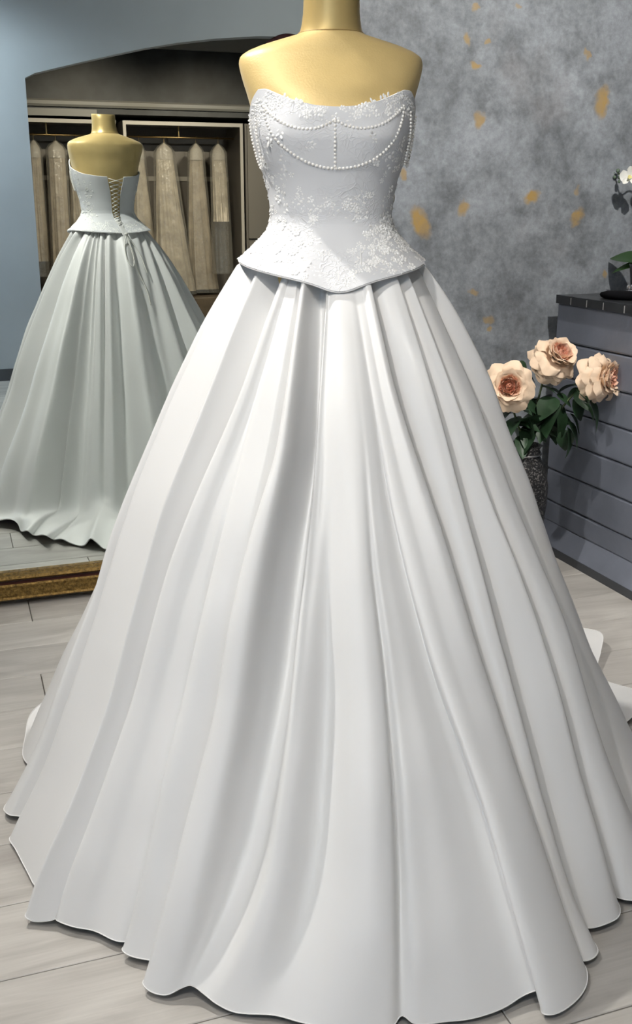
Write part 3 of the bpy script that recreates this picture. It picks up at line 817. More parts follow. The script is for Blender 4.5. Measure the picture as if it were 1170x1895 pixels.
def drop(th, v0, zlen, bulge):
    a = DM @ bod_pt(R(th), v0); out = (a - Vector((AXIS.x, AXIS.y, a.z))).normalized(); sd = out.cross(Vector((0, 0, 1)))
    pts = []
    for k in range(17):
        u = k / 16; an = u * PI
        off = .006 + bulge * math.sin(an)
        lat = .018 * math.cos(an)
        z = a.z - zlen * math.sin(an)
        # keep outside of the corset
        p = Vector((a.x, a.y, 0)) + sd * lat; ax = Vector((AXIS.x, AXIS.y, z)); d = Vector((p.x - AXIS.x, p.y - AXIS.y, 0)).normalized()
        h = b_bvh.ray_cast(ax + d * .5, -d); rr = (h[0] - ax).length if h[0] is not None else .15
        pts.append(ax + d * (rr + off))
    V, F = join(*[icos(c, .0027, 1) for c in densify(pts, .0055)])
    obj('pearl_strand', V, F, 'pearl', bod, smooth=True)
drop(-72, .12, .085, .003); drop(66, .10, .09, .003); drop(84, .10, .07, .006)

# lace applique: petals, leaves and beads sewn over the corset (too many and too small to count)
def petal_geo(c, n, t, L, Wd, h=.0022):
    n = n.normalized(); t = (t - n * t.dot(n)).normalized(); s = n.cross(t)
    base = c + n * .0012
    V = [base, base + t * L * .38 + s * Wd * .46 + n * h * .35, base + t * L * .78 + s * Wd * .40 + n * h * .6, base + t * L + n * h * .7,
         base + t * L * .78 - s * Wd * .40 + n * h * .6, base + t * L * .38 - s * Wd * .46 + n * h * .35, base + t * L * .55 + n * h * 1.25]
    return V, [(0, 1, 6), (1, 2, 6), (2, 3, 6), (3, 4, 6), (4, 5, 6), (5, 0, 6)]
def flower(c, n, r, rng):
    parts = []
    a0 = rng.uniform(0, 6.28); u = n.orthogonal().normalized(); w_ax = n.cross(u)
    k = rng.choice((4, 5, 5, 6))
    for i in range(k):
        a = a0 + 2 * PI * i / k + rng.uniform(-.2, .2); t = u * math.cos(a) + w_ax * math.sin(a)
        parts.append(petal_geo(c, n, t + n * rng.uniform(.0, .15), r * rng.uniform(.8, 1.15), r * .75, r * .4))
    parts.append(icos(c + n * .0025, r * .22, 1))
    return parts
def leafspray(c, n, rng, L=.011):
    parts = []
    a0 = rng.uniform(0, 6.28); u = n.orthogonal().normalized(); w_ax = n.cross(u)
    t0 = u * math.cos(a0) + w_ax * math.sin(a0); s0 = n.cross(t0)
    for i in range(4):
        sd = 1 if i % 2 else -1
        parts.append(petal_geo(c + t0 * (i * L * .32), n, t0 * .8 + s0 * sd * .8 + n * .15, L * rng.uniform(.6, .95), L * .38, .0018))
    return parts
rng = random.Random(5)
def scatter(name, count, ths, vs, acc, sizes):
    parts = []
    for _ in range(count):
        th = R(rng.uniform(*ths)); v = rng.uniform(*vs)
        if not acc(math.degrees(th), v): continue
        g = gap(v)
        if abs(th) > PI - g - .05: continue
        p = DM @ bod_pt(th, v); h = b_bvh.find_nearest(p)
        if h[0] is None: continue
        n = out_n(h[0], h[1])
        q = rng.random()
        if q < .45: parts += flower(h[0], n, rng.uniform(*sizes), rng)
        elif q < .85: parts += leafspray(h[0], n, rng, sizes[1] * 1.5)
        else: parts.append(icos(h[0] + n * .001, rng.uniform(.0014, .0024), 1))
    inv_ = DM.inverted()
    def ok(vs):
        for q in vs:
            l = inv_ @ q
            th_ = math.atan2(l.x, -l.y)
            if l.z > ztop(th_) + .0035 or l.z < zhem(th_) - .001: return False
        return True
    parts = [pt for pt in parts if ok(pt[0])]
    V, F = join(*parts)
    o = obj(name, V, F, 'applique', bod, smooth=True); o['kind'] = 'stuff'
    return o
scatter('neckline_applique', 420, (-105, 105), (.01, .2), lambda a, v: v < .10 + .08 * (1 - min(1, abs(abs(a) - 55) / 40)) and rng.random() < .95, (.005, .0085))
scatter('side_applique', 520, (-128, 128), (.15, 1.0), lambda a, v: abs(a) > 42 + 14 * math.sin(v * 9) and rng.random() < .7, (.005, .010))
scatter('peplum_applique', 1150, (-175, 175), (1.02, 1.97), lambda a, v: (abs(a) > 15 + 40 * max(0, 1.75 - v) + 4 * math.sin(v * 20)) if abs(a) < 130 else v > 1.55, (.006, .010))
parts = []
cl = [(560, 350, 3), (553, 366, 3), (569, 372, 3), (578, 398, 4), (590, 391, 4), (583, 411, 4), (598, 381, 3), (612, 376, 3), (604, 390, 2), (640, 377, 4), (650, 385, 4), (660, 396, 4), (668, 405, 3), (655, 372, 2), (680, 358, 3), (672, 390, 3), (572, 435, 4), (580, 447, 4), (585, 470, 4), (598, 468, 4), (576, 485, 3), (590, 492, 3),
      (652, 466, 4), (660, 474, 4), (668, 455, 3), (680, 440, 4), (690, 430, 3), (692, 470, 5), (685, 462, 4), (700, 452, 4), (690, 492, 4), (676, 487, 4), (662, 500, 4), (612, 522, 4), (618, 530, 4), (638, 523, 4), (646, 515, 4), (604, 512, 3), (655, 508, 3), (520, 236, 2), (500, 214, 3), (560, 262, 2), (690, 262, 2)]
for (x, y, k) in cl:
    for _ in range(k):
        p, n = on_bodice(x + rng.uniform(-7, 7), y + rng.uniform(-7, 7))
        if p is None: continue
        n = out_n(p, n); parts += flower(p, n, rng.uniform(.005, .008), rng) if rng.random() < .5 else leafspray(p, n, rng, .013)
V, F = join(*parts); o = obj('garland_applique', V, F, 'applique', bod, smooth=True); o['kind'] = 'stuff'
# back lacing
def back_pt(th, v, off):
    p = bod_pt(th, v); d = Vector((p.x, p.y, 0)).normalized(); return DM @ (p + d * off)
NL = 13
for k in range(NL):
    v0 = .04 + 1.5 * k / NL; v1 = v0 + 1.5 / NL
    for s in (1, -1):
        a = back_pt(s * (PI - gap(v0) + R(1.5)), v0, .002); b = back_pt(-s * (PI - gap(v1) + R(1.5)), v1, .004)
        m = (a + b) / 2; d = (m - Vector((AXIS.x, AXIS.y, m.z))).normalized()
        obj('lace_cord', *tube([a, m + d * (.004 if s > 0 else .001), b], .0017, 6), 'cord', bod, smooth=True)
def ribbon(pts, name='ribbon_tail'):
    obj(name, *tube(densify([Vector(p) for p in pts], .008), .0024, 6), 'cord', bod, smooth=True)
def lb(x, y, z): return DM @ Vector((x, y, z))
def sk_out(xl, z, off=.008):
    wp = lb(xl, 0, z); b = lb(xl, 1.2, z); d = (wp - b).normalized()
    h = sk_bvh.ray_cast(b, d); p = h[0] if h[0] is not None else lb(xl, .2, z)
    return p - d * off
kn = lb(.0, .185, 1.165)
ribbon([kn, sk_out(-.02, 1.12), sk_out(-.03, 1.06), sk_out(-.012, 1.03), sk_out(.008, 1.06), sk_out(.005, 1.12), kn])
ribbon([kn, sk_out(.03, 1.12), sk_out(.05, 1.06), sk_out(.06, 1.0)])
ribbon([kn, sk_out(.012, 1.1), sk_out(.02, 1.0), sk_out(.04, .93), sk_out(.045, .86)])
obj('ribbon_knot', *icos(kn, .008, 2), 'cord', bod, smooth=True)

# ================================================================== COUNTER
CX = 2.13; CYE = 3.345; CYN = 1.55; CZ = .940
counter = thing('service_counter', 'slate-blue painted counter of stacked boards with a black tiled top', 'counter', (2.45, 2.45, 0))
obj('counter_body', *box(CX + .018, 2.72, CYN + .01, CYE - .01, .0, CZ - .002), 'skirting', counter)
js = [.102, .185, .310, .432, .552, .674, .799, CZ]
for i, (a, b) in enumerate(zip(js[:-1], js[1:])):
    n = 26; V = []; F = []
    for k in range(n):
        y = CYN + (CYE - CYN) * k / (n - 1)
        w1 = .003 * noise.noise(Vector((y * 4, i * 3.1, 0))); w2 = .002 * noise.noise(Vector((y * 7, i * 5.1, 4))); w3 = .002 * noise.noise(Vector((y * 7, (i + 1) * 5.1, 4)))
        V += [(CX + .02, y, a + .003), (CX + .004 + w1, y, a + .003 + w2), (CX + w1, y, a + .009 + w2), (CX + w1 * .6 + .001, y, b - .007 + w3), (CX + .004 + w1, y, b - .002 + w3), (CX + .02, y, b - .002)]
    F = grid_faces(n, 6) + [tuple(range(6)), tuple((n - 1) * 6 + q for q in range(6))[::-1]]
    obj('board', V, F, 'counter', counter)
V = [(CX + .02, y, z) if q == 0 else (x, y, z) for y in (CYN, CYE) for q, (x, z) in enumerate([(CX + .02, .108), (CX + .001, .104), (CX - .034, .040), (CX - .038, .032), (CX - .038, .031)])]
obj('sloped_plinth', V, grid_faces(2, 5), 'counter', counter)
obj('toe_strip', *box(CX - .04, CX + .02, CYN, CYE, 0, .031), 'skirting', counter)
obj('grout_bed', *box(CX - .0105, 2.73, CYN - .005, CYE, CZ, CZ + .024), 'grout', counter)
ty = [CYE]; rr = random.Random(3)
while ty[-1] > CYN + .05: ty.append(max(CYN - .006, ty[-1] - rr.choice((.07, .1, .1, .12))))
for a, b in zip(ty[:-1], ty[1:]):
    obj('edge_tile', *box(CX - .012, CX - .004, b + .0065, a - .001, CZ - .001, CZ + .029), 'tile', counter)
for ix in range(6):
    for iy in range(18):
        x = CX - .003 + ix * .1005; y1 = CYE - iy * .1; y0 = y1 - .1
        if y0 < CYN - .01: continue
        obj('top_tile', *box(x + .001, x + .099, y0 + .001, y1 - .001, CZ + .02, CZ + .029), 'tile', counter)
CT = CZ + .029
# black velvet pad with crystal ornament
pc = atX(1172, 556, 2.28); pc = Vector((2.26, pc.y * 2.26 / pc.x, CT))
def pad():
    V = []; n = 40; pr = [(.0, .0), (.86, 0), (.97, .25), (1.0, .5), (.97, .78), (.8, .97), (.4, 1.0), (0, 1.0)]
    d1 = Vector((.55, -.83, 0)).normalized(); d2 = Vector((d1.y, -d1.x, 0))
    for (r, z) in pr:
        for k in range(n):
            a = 2 * PI * k / n
            V.append(pc + d1 * (.12 * r * math.cos(a)) + d2 * (.062 * r * math.sin(a) * (1 - .2 * math.cos(a))) + Vector((0, 0, .026 * z)))
    return V, grid_faces(len(pr), n, True)
tag(obj('velvet_pad', *pad(), 'velvet', smooth=True), 'black rounded velvet pad lying at the edge of the tiled counter top', 'display pad')
cr_ = thing('crystal_ornament', 'sparkling silver crystal ornament resting on the black pad', 'hair ornament', pc + Vector((.01, -.01, .026)))
c0 = WM[cr_].translation
d1 = Vector((.55, -.83, 0)).normalized()
for k in range(7):
    b = c0 + d1 * (-.035 + .014 * k) + Vector((0, 0, .008)); h = .012 + .008 * math.sin(k * 1.3)
    bm = bmesh.new(); bmesh.ops.create_icosphere(bm, subdivisions=1, radius=.0075)
    V = [b + Vector((v.co.x, v.co.y, v.co.z * 1.5 + h * .4)) for v in bm.verts]; bm.verts.index_update(); F = [tuple(v.index for v in f.verts) for f in bm.faces]; bm.free()
    obj('crystal', V, F, 'crystal', cr_)
obj('silver_leaf', [c0 + d1 * -.045 + Vector((0, 0, .002)), c0 + d1 * .01 + Vector((.012, .012, .004)), c0 + d1 * .06 + Vector((0, 0, .012)), c0 + d1 * .01 + Vector((-.02, -.02, .003)), c0 + d1 * .01 + Vector((0, 0, .01))], [(0, 1, 4), (1, 2, 4), (2, 3, 4), (3, 0, 4), (0, 3, 2, 1)], 'crystal', cr_)

# ================================================================== FLORALS
def petal_mesh(name, L, Wd, cup, wave, mat, seed, curl=0.0, nu=9, nv=8):
    rg = random.Random(seed); V = []; ph = rg.uniform(0, 6)
    for j in range(nv):
        v = j / (nv - 1)
        wd = Wd * (.22 + .78 * math.sin(PI * min(1, .10 + .47 * v)) ** .9)
        for i in range(nu):
            u = -1 + 2 * i / (nu - 1)
            x = wd * .5 * u
            y = L * v * (1 - .30 * u * u * v * v) + wave * .5 * v * v * math.sin(u * 7 + ph)
            z = cup * (u * u * .55 * v ** .6) + cup * 1.2 * v * v - curl * max(0, v - .6) ** 2 * 6 * L + wave * v * v * math.sin(u * 5 + ph * 2)
            V.append((x, y, z))
    me = bpy.data.meshes.new(name); me.from_pydata(V, [], grid_faces(nv, nu)); me.polygons.foreach_set('use_smooth', [True] * len(me.polygons)); me.materials.append(M[mat]); me.update()
    return me
PM = {
    'o': [petal_mesh('petal', .080, .068, .014, .0030, 'petal', s, .5) for s in (1, 2, 3)],
    'm': [petal_mesh('petal', .068, .060, .020, .0030, 'petal', s + 5, .25) for s in (1, 2, 3)],
    'i': [petal_mesh('petal', .050, .042, .018, .0030, 'petal_mid', s + 9, .1) for s in (1, 2)],
    'c': [petal_mesh('petal', .036, .020, .008, .0030, 'petal_in', s + 12) for s in (1, 2)],
}
def leaf_mesh(name, L, Wd, mat, fold=.3, droop=.4):
    V = []; nv = 9
    for j in range(nv):
        v = j / (nv - 1); wd = Wd * .5 * math.sin(PI * v ** .8) ** .85 + .0004
        z0 = -droop * L * v * v
        for u in (-1, -.5, 0, .5, 1): V.append((wd * u, L * v, z0 + fold * wd * abs(u)))
    me = bpy.data.meshes.new(name); me.from_pydata(V, [], grid_faces(nv, 5)); me.polygons.foreach_set('use_smooth', [True] * len(me.polygons)); me.materials.append(M[mat]); me.update()
    return me
LM = [leaf_mesh('leaf', .105, .046, 'leaf', .35, .3), leaf_mesh('leaf', .085, .040, 'leaf', .3, .5)]
def frame_z(d):
    d = Vector(d).normalized(); return d.to_track_quat('Z', 'Y').to_matrix().to_4x4()
def bloom(parent, centre, facing, seed, scale=1.0):
    rg = random.Random(seed); inv = WM[parent].inverted()
    base = inv @ Matrix.Translation(centre) @ frame_z(facing) @ Matrix.Scale(scale, 4)
    for kind, n, tilt, z0, r0 in (('o', 8, -4, -.022, .004), ('o', 8, 10, -.014, .004), ('o', 8, 24, -.008, .004), ('m', 8, 36, -.003, .006), ('m', 8, 44, .0, .010), ('i', 9, 52, .002, .014), ('c', 13, 34, .014, .014), ('c', 12, 50, .014, .010), ('c', 8, 74, .012, .004)):
        for k in range(n):
            a = 2 * PI * (k + rg.uniform(-.2, .2)) / n + rg.uniform(0, .2) + tilt
            m = Matrix.Rotation(a, 4, 'Z') @ Matrix.Translation((0, r0, z0)) @ Matrix.Rotation(R(tilt + rg.uniform(-7, 7)), 4, 'X') @ Matrix.Scale(rg.uniform(.9, 1.1), 4)
            inst('petal', rg.choice(PM[kind]), base @ m, parent)
VY = 3.08
vc = atY(966, 880, VY); vc = Vector((vc.x, VY, 0))
vz = lambda py: atY(966, py, VY).z
rim = vz(823)
def vase_prof():
    return [(.052, 0), (.056, .006), (.062, .05), (.082, .17), (.092, .27), (.094, .33), (.088, .365), (.066, rim - .055), (.058, rim - .035), (.060, rim - .022), (.055, rim - .014), (.066, rim), (.060, rim), (.050, rim - .02), (.05, rim - .09), (.0, rim - .09)]
vase = thing('floor_vase', 'tall black hammered-metal vase with pale flecks standing beside the slate counter', 'vase', vc)
obj('vase_body', *lathe(vase_prof(), vc, 44), 'vase', vase, smooth=True)
obj('neck_ring', *tube([vc + Vector((.0615 * math.cos(a), .0615 * math.sin(a), rim - .03)) for a in np.linspace(0, 2 * PI, 40)[:-1]], .004, 8, True), 'steel', vase, smooth=True)
def peony(px, py, Y, facing, label, seed, leaves):
    c = atY(px, py, Y)
    t = thing('peony', label, 'flower', (vc.x, vc.y, rim - .1), 0, 'silk peonies in the black vase')
    f = Vector(facing).normalized()
    back = c - f * .03
    base = vc + Vector((rng.uniform(-.02, .02), rng.uniform(-.02, .02), rim - .08))
    mid = (base + back) / 2 + Vector((0, 0, .02)) + (Vector((back.x - vc.x, back.y - vc.y, 0)) * -.1)
    sp = densify([base, vc + Vector(((base.x - vc.x) * 1.3, (base.y - vc.y) * 1.3, rim + .02)), mid, back - f * .02, back], .012)
    obj('stem', *tube(sp, .0038, 7), 'stem', t, smooth=True)
    bloom(t, c, f, seed)
    # calyx
    obj('calyx', *lathe([(.004, -.02), (.014, -.006), (.022, .006), (.0, .012)], back, 12), 'petal', t, smooth=True)
    inv = WM[t].inverted(); rg = random.Random(seed + 40)
    for (lx, ly, lY, ex, ey, roll, kind, s) in leaves:
        a = atY(lx, ly, lY); b = atY(ex, ey, lY - .03)
        d = (b - a); q = d.normalized().to_track_quat('Y', 'Z').to_matrix().to_4x4()
        m = Matrix.Translation(a) @ q @ Matrix.Rotation(R(roll), 4, 'Y') @ Matrix.Scale(d.length / .1 * 1.02, 4) @ Matrix.Diagonal((s * 1.7, 1, 1, 1))
        inst('leaf', LM[kind], inv @ m, t)
    for k in range(9):
        q = sp[int(len(sp) * rg.uniform(.35, .9))]; a = rg.uniform(0, 2 * PI)
        d = Vector((math.cos(a), math.sin(a) * .8, rg.uniform(-.55, .25))).normalized()
        if q.x + d.x * .1 > CX - .03: d.x = -abs(d.x) * .4
        m = Matrix.Translation(q) @ d.to_track_quat('Y', 'Z').to_matrix().to_4x4() @ Matrix.Rotation(R(rg.uniform(-35, 35)), 4, 'Y') @ Matrix.Scale(rg.uniform(.7, 1.0), 4) @ Matrix.Diagonal((1.35, 1, 1, 1))
        inst('leaf', LM[k % 2], inv @ m, t)
    return t
peony(941, 716, 3.03, (-.42, -.86, .22), 'peach peony with wide open coral heart, the bloom closest to the gown skirt', 3,
      [(960, 770, 3.06, 935, 800, 20, 0, 1.2), (975, 770, 3.05, 995, 830, -20, 0, 1.1), (985, 800, 3.05, 945, 835, 10, 1, 1.2), (970, 690, 3.1, 1000, 700, 0, 1, 1), (965, 740, 3.08, 1005, 760, 30, 0, 1), (950, 790, 3.1, 975, 815, -30, 1, 1.3), (960, 668, 3.1, 985, 690, 20, 1, 1), (990, 790, 3.07, 960, 765, 30, 0, 1.2)])
peony(1028, 663, 3.06, (.10, -.72, .62), 'peach peony standing highest in the bouquet, tilted upward', 8,
      [(1030, 730, 3.05, 1060, 745, 20, 0, 1), (1028, 735, 3.04, 1000, 765, -10, 0, 1.1), (1035, 750, 3.02, 1000, 795, 30, 0, 1.35), (1030, 745, 3.03, 1048, 800, 0, 0, 1.35), (990, 690, 3.08, 1015, 700, 10, 1, 1.2), (1015, 720, 3.07, 1050, 722, -20, 1, 1.1), (1010, 740, 3.09, 985, 790, 20, 0, 1.2), (1040, 760, 3.06, 1010, 815, 10, 1, 1.2), (1000, 715, 3.06, 1030, 720, 0, 0, 1), (1020, 770, 3.1, 1060, 775, 30, 0, 1.2)])
peony(1114, 700, 2.98, (.38, -.78, .10), 'peach peony turned toward the slate counter boards', 14,
      [(1065, 720, 3.0, 1090, 735, 10, 0, 1.1), (1090, 740, 2.98, 1118, 790, 10, 0, 1.15), (1080, 745, 2.99, 1105, 770, -20, 0, 1.2), (1050, 780, 3.02, 1080, 822, 10, 0, 1.1), (1050, 790, 3.0, 1062, 842, -20, 0, 1.1), (1060, 740, 3.03, 1095, 775, 40, 1, 1.3), (1055, 765, 3.04, 1082, 800, 0, 0, 1.2), (1060, 715, 3.03, 1085, 700, 10, 1, 1.2), (1045, 795, 3.02, 1050, 838, 20, 1, 1.1)])

# orchid in a black pot on the counter
oc = atX(1192, 540, 2.42); oc = Vector((2.42, oc.y, CT))
orch = thing('potted_orchid', 'white orchid in a black pot on the tiled counter top, against the plaster wall', 'orchid', oc)
obj('pot', *lathe([(.04, 0), (.046, .005), (.058, .10), (.061, .11), (.056, .11), (.05, .09), (0, .09)], oc, 32), 'pot', orch, smooth=True)
ol = leaf_mesh('leaf', .12, .062, 'oleaf', .15, .25); inv = WM[orch].inverted()
for (ex, ey, X_, s, roll) in ((1126, 462, 2.36, .8, -35), (1127, 494, 2.34, .42, -45), (1240, 470, 2.5, .9, 0), (1235, 500, 2.45, .8, 20)):
    a = oc + Vector((0, 0, .105 + .02 * s)); b = atX(ex, ey, X_)
    d = b - a; m = Matrix.Translation(a) @ d.normalized().to_track_quat('Y', 'Z').to_matrix().to_4x4() @ Matrix.Rotation(R(roll), 4, 'Y') @ Matrix.Scale(d.length / .12, 4) @ Matrix.Diagonal((s, 1, 1, 1))
    inst('leaf', ol, inv @ m, orch)
fc = atX(1166, 326, 2.38)
sp = densify([oc + Vector((0, 0, .09)), oc + Vector((.03, -.02, .3)), oc + Vector((.02, -.02, .44)), fc + Vector((.03, -.02, .05)), fc + Vector((.0, .01, .012)), atX(1142, 322, 2.38)], .012)
obj('flower_stem', *tube(sp, .0028, 6), 'stem', orch, smooth=True)
op = petal_mesh('petal', .038, .042, .006, .001, 'orchid', 31); ose = petal_mesh('petal', .036, .022, .005, .0, 'orchid', 32)
def obloom(c, facing):
    base = inv @ Matrix.Translation(c) @ frame_z(facing)
    for a, me in ((90, op), (-90, op), (0, ose), (140, ose), (-140, ose)):
        inst('petal', me, base @ Matrix.Rotation(R(a), 4, 'Z') @ Matrix.Rotation(R(8), 4, 'X'), orch)
    obj('orchid_lip', [c + Vector(facing).normalized() * q + Vector(w) for q, w in ((.002, (-.006, 0, .004)), (.002, (.006, 0, .004)), (.018, (0, 0, -.012)), (.012, (-.010, 0, -.006)), (.012, (.010, 0, -.006)), (.004, (0, 0, -.004)))], [(0, 1, 5), (1, 4, 5), (4, 2, 5), (2, 3, 5), (3, 0, 5)], 'orchid_lip', orch)
obloom(fc, (-.55, -.8, .05)); obloom(fc + Vector((.06, -.03, .03)), (-.2, -.95, .05)); obloom(fc + Vector((.11, -.06, .04)), (.1, -1, 0))
for (x, y, r) in ((1138, 328, .007), (1144, 316, .008), (1148, 328, .0085), (1146, 336, .006), (1136, 320, .005)):
    V, F = icos(atX(x, y, 2.38), r, 2); obj('bud', V, F, 'bud', orch, smooth=True)

# ================================================================== GOWN ROOM (seen in the mirror)
def wardrobe(x0, x1, label, rodz):
    t = thing('open_wardrobe', label, 'wardrobe', ((x0 + x1) / 2, WFY - .3, 0), 0, None)
    fw = .03
    for x in (x0, x1 - fw): obj('front_stile', *box(x, x + fw, WFY - .02, WFY, .37, 2.085), 'wfront', t)
    obj('top_rail', *box(x0 + fw, x1 - fw, WFY - .02, WFY, 2.05, 2.085), 'wfront', t)
    for x in (x0, x1 - .02): obj('side_panel', *box(x, x + .02, WFY - .6, WFY - .02, .37, 2.085), 'wback', t)
    obj('top_panel', *box(x0 + .02, x1 - .02, WFY - .6, WFY - .02, 2.065, 2.085), 'wback', t)
    obj('back_panel', *box(x0 + .02, x1 - .02, WFY - .6, WFY - .58, .37, 2.065), 'wback', t)
    obj('back_rail', *box(x0 + .02, x1 - .02, WFY - .58, WFY - .565, 1.54, 1.585), 'wfront', t)
    dr = obj('base_drawer', *box(x0, x1, WFY - .6, WFY, .17, .37), 'wood', t); bevel(dr, .006)
    obj('plinth', *box(x0 + .01, x1 - .01, WFY - .58, WFY - .03, 0, .17), 'wood', t)
    rd = obj('hanging_rod', *tube([(x0 + .03, WFY - .26, rodz), (x1 - .03, WFY - .26, rodz)], .009, 10), 'brass', t, smooth=True)
    obj('rod_bracket', *box((x0 + x1) / 2 - .006, (x0 + x1) / 2 + .006, WFY - .266, WFY - .254, rodz + .007, 2.066), 'brass', t)
    return t
ROD = 1.955
wardrobe(.42, 1.70, 'open wardrobe with pale frame and brass rod beside the blue wall opening', ROD)
wardrobe(1.765, 2.975, 'open wardrobe with pale frame holding the row of bagged ivory gowns', ROD)
cab = thing('closed_cabinet', 'closed taupe cabinet with door above drawers beside the open wardrobe', 'cabinet', (3.6, WFY - .3, 0))
obj('cabinet_body', *box(3.0, 4.3, WFY - .6, WFY - .02, 0, 2.085), 'wback', cab)
for i in range(2):
    x = 3.02 + i * .62
    d_ = obj('door', *box(x, x + .60, WFY - .02, WFY, .96, 2.07), 'taupe', cab); bevel(d_, .004)
    obj('handle', *box(x + .565, x + .575, WFY, WFY + .02, 1.4, 1.55), 'brass', d_)
    for (z0, z1) in ((.5, .93), (.06, .47)):
        q = obj('drawer', *box(x, x + .60, WFY - .02, WFY, z0, z1), 'taupe', cab); bevel(q, .004)
        obj('handle', *box(x + .25, x + .35, WFY, WFY + .02, z1 - .08, z1 - .07), 'brass', q)
tag(obj('blind_box', *box(.5, 1.52, WFY - .03, WFY + .012, 2.11, 2.175), 'trimgrey'), 'long slim grey box mounted above the left wardrobe under the grey rail', 'blind box')

def garment(X, label, sh, wb, xb, zb, zbag, mat, seed, dy=0.0, yaw=0.0, wbag=None):
    """gown on a hook hanger inside a clear bag: sh half shoulder width, wb half hem width, xb hem shift"""
    rg = random.Random(seed); Y = WFY - .26
    g = thing('bagged_gown', label, 'gown', (X, Y, zb), 0, 'bagged gowns on the wardrobe rods')
    zt = ROD - .085
    hk = [(X, Y, ROD - .055), (X, Y, ROD - .01), (X, Y + .012, ROD + .008), (X, Y + .0, ROD + .0145), (X, Y - .012, ROD + .006)]
    obj('hanger_hook', *tube(densify([Vector(p) for p in hk], .006), .0022, 6), 'brass', g, smooth=True)
    n = 72
    def loft(prof, ruffle, off, extra=0):
        V = []; 
        for (u, z, wd, dp, am) in prof:
            cx = X + xb * max(0, u) ** 1.3; cyy = Y + dy * max(0, u) ** .7
            for k in range(n):
                a = 2 * PI * k / n
                rp = 1 + am * math.sin(a * 9 + seed) * .6 + am * .5 * math.sin(a * 17 + seed * 2 + u * 2) + am * .4 * noise.noise(Vector((math.cos(a) * 3, math.sin(a) * 3, z * 5 + seed)))
                x = math.cos(a) * (wd + off) * rp; y = math.sin(a) * (dp + off) * rp
                V.append((cx + x, cyy + y, z))
        return V, grid_faces(len(prof), n, True)
    m_ = 26; prof = []
    for i in range(m_):
        u = i / (m_ - 1); z = zt - .12 + (zb - zt + .12) * u
        wd = sh * .95 + (wb - sh * .95) * u ** 1.1; dp = .035 + .06 * u * (wb / .2)
        prof.append((u, z, wd, dp, .05 + .13 * u))
    obj('gown', *loft(prof, 1, 0), mat, g, smooth=True)
    yk = [(0, ROD - .055, .006, .006, 0), (0, ROD - .066, .018, .012, 0), (0, zt - .005, sh * .55, .03, 0), (0, zt - .03, sh * .85, .038, .0), (0, zt - .07, sh, .044, .0), (0, zt - .13, sh * 1.0, .046, .03)]
    obj('shoulder_cover', *loft(yk, 0, 0), 'paper', g, smooth=True)
    wB = wbag or wb; bp = [(0, ROD - .05, .008, .01, 0), (0, ROD - .066, .026, .018, .02), (0, zt + .0, sh * .7, .045, .03), (0, zt - .05, sh * 1.12, .055, .05)]
    for i in range(1, 16):
        u = i / 15; z = zt - .05 + (zbag - zt + .05) * u
        bp.append((u, z, sh * 1.12 + (wB * 1.08 - sh * 1.12) * u, .055 + .055 * u * (wB / .2), .05))
    obj('clear_bag', *loft(bp, 1, .006), 'film', g, smooth=True)
    return g
garment(.93, 'narrow bagged gown in the left wardrobe, closest to the blue wall edge', .06, .08, 0, .75, .6, 'ivory2', 2, -.08)
garment(1.14, 'slim bagged gown with plastic film glinting in the left wardrobe', .085, .09, -.03, .55, .45, 'ivory2', 3, .06)
garment(1.33, 'bagged ivory gown in the left wardrobe, closest to the dividing posts', .06, .12, .02, .5, .42, 'ivory', 5, -.1)
garment(1.96, 'bagged champagne gown hanging first on the right wardrobe rod', .05, .17, .03, .44, .40, 'ivory', 7, -.13)
garment(2.215, 'widest bagged ivory gown with crinkled tulle skirt in the wardrobe', .088, .19, .05, .43, .395, 'ivory', 11, .09)
garment(2.545, 'tall bagged champagne gown between the widest gown and the short one', .07, .155, .06, .43, .395, 'ivory2', 13, -.1)
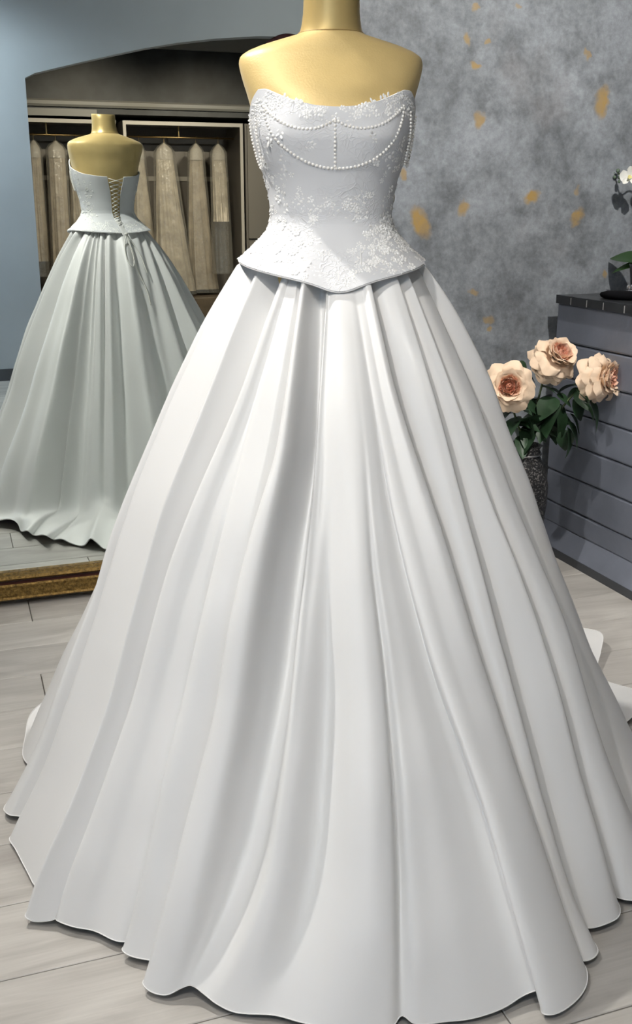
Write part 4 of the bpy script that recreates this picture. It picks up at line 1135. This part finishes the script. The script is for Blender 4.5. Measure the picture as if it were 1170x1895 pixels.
garment(2.78, 'short ivory gown in a long clear bag beside the wardrobe frame', .07, .075, .0, 1.13, .6, 'ivory', 17, .07, wbag=.10)
# wine-red cloth tucked under the crown of the arch
def swag():
    V = []; m_ = 14; n = 8
    a = Vector((2.47, BLUE_Y + .02, 2.47)); b = Vector((2.72, BLUE_Y + .02, 2.535))
    for i in range(m_):
        u = i / (m_ - 1); p = a.lerp(b, u); hgt = .012 + .03 * math.sin(PI * u)
        for k in range(n):
            an = 2 * PI * k / n; V.append(p + Vector((0, .012 * math.cos(an) * (1 + .3 * math.sin(u * 20)), hgt * math.sin(an))))
    return V, grid_faces(m_, n, True) + [tuple(range(n)), tuple((m_ - 1) * n + k for k in range(n))[::-1]]
tag(obj('cloth_swag', *swag(), 'wine', smooth=True), 'dark wine-red cloth strip under the crown of the arch in the mirror', 'cloth')

# ================================================================== CEILING SPOTS
for i, (x, y, tgt, watts, beam, col, what) in enumerate(SPOTS):
    c = Vector((x, y, CEIL)); d = (Vector(tgt) - Vector((x, y, CEIL - .14))).normalized()
    where = 'gown room' if y < BLUE_Y else 'salon'
    t = thing('ceiling_spotlight', 'white adjustable ceiling spotlight ' + what, 'spotlight', c, 0, 'spotlights on the %s ceiling' % where)
    obj('ceiling_rose', *lathe([(.045, -.022), (.045, 0)], c, 24), 'white', t)
    obj('bracket', *tube([c - Vector((0, 0, .02)), c - Vector((0, 0, .09))], .008, 8), 'white', t)
    p0 = c - Vector((0, 0, .10)); p1 = p0 + d * .09
    hs = obj('lamp_head', *tube([p0 - d * .03, p1], .036, 20), 'white', t, smooth=False)
    obj('lens', *tube([p1 + d * .0005, p1 + d * .003], .031, 20), 'lens', hs)
    l = bpy.data.lights.new('spot', 'SPOT'); l.energy = watts; l.color = col; l.spot_size = R(beam); l.spot_blend = .6; l.shadow_soft_size = .035
    lo = bpy.data.objects.new('spot_lamp', l); COL.objects.link(lo); lo.parent = t
    lo.location = (p1 + d * .012) - c; lo.rotation_euler = d.to_track_quat('-Z', 'Y').to_euler()
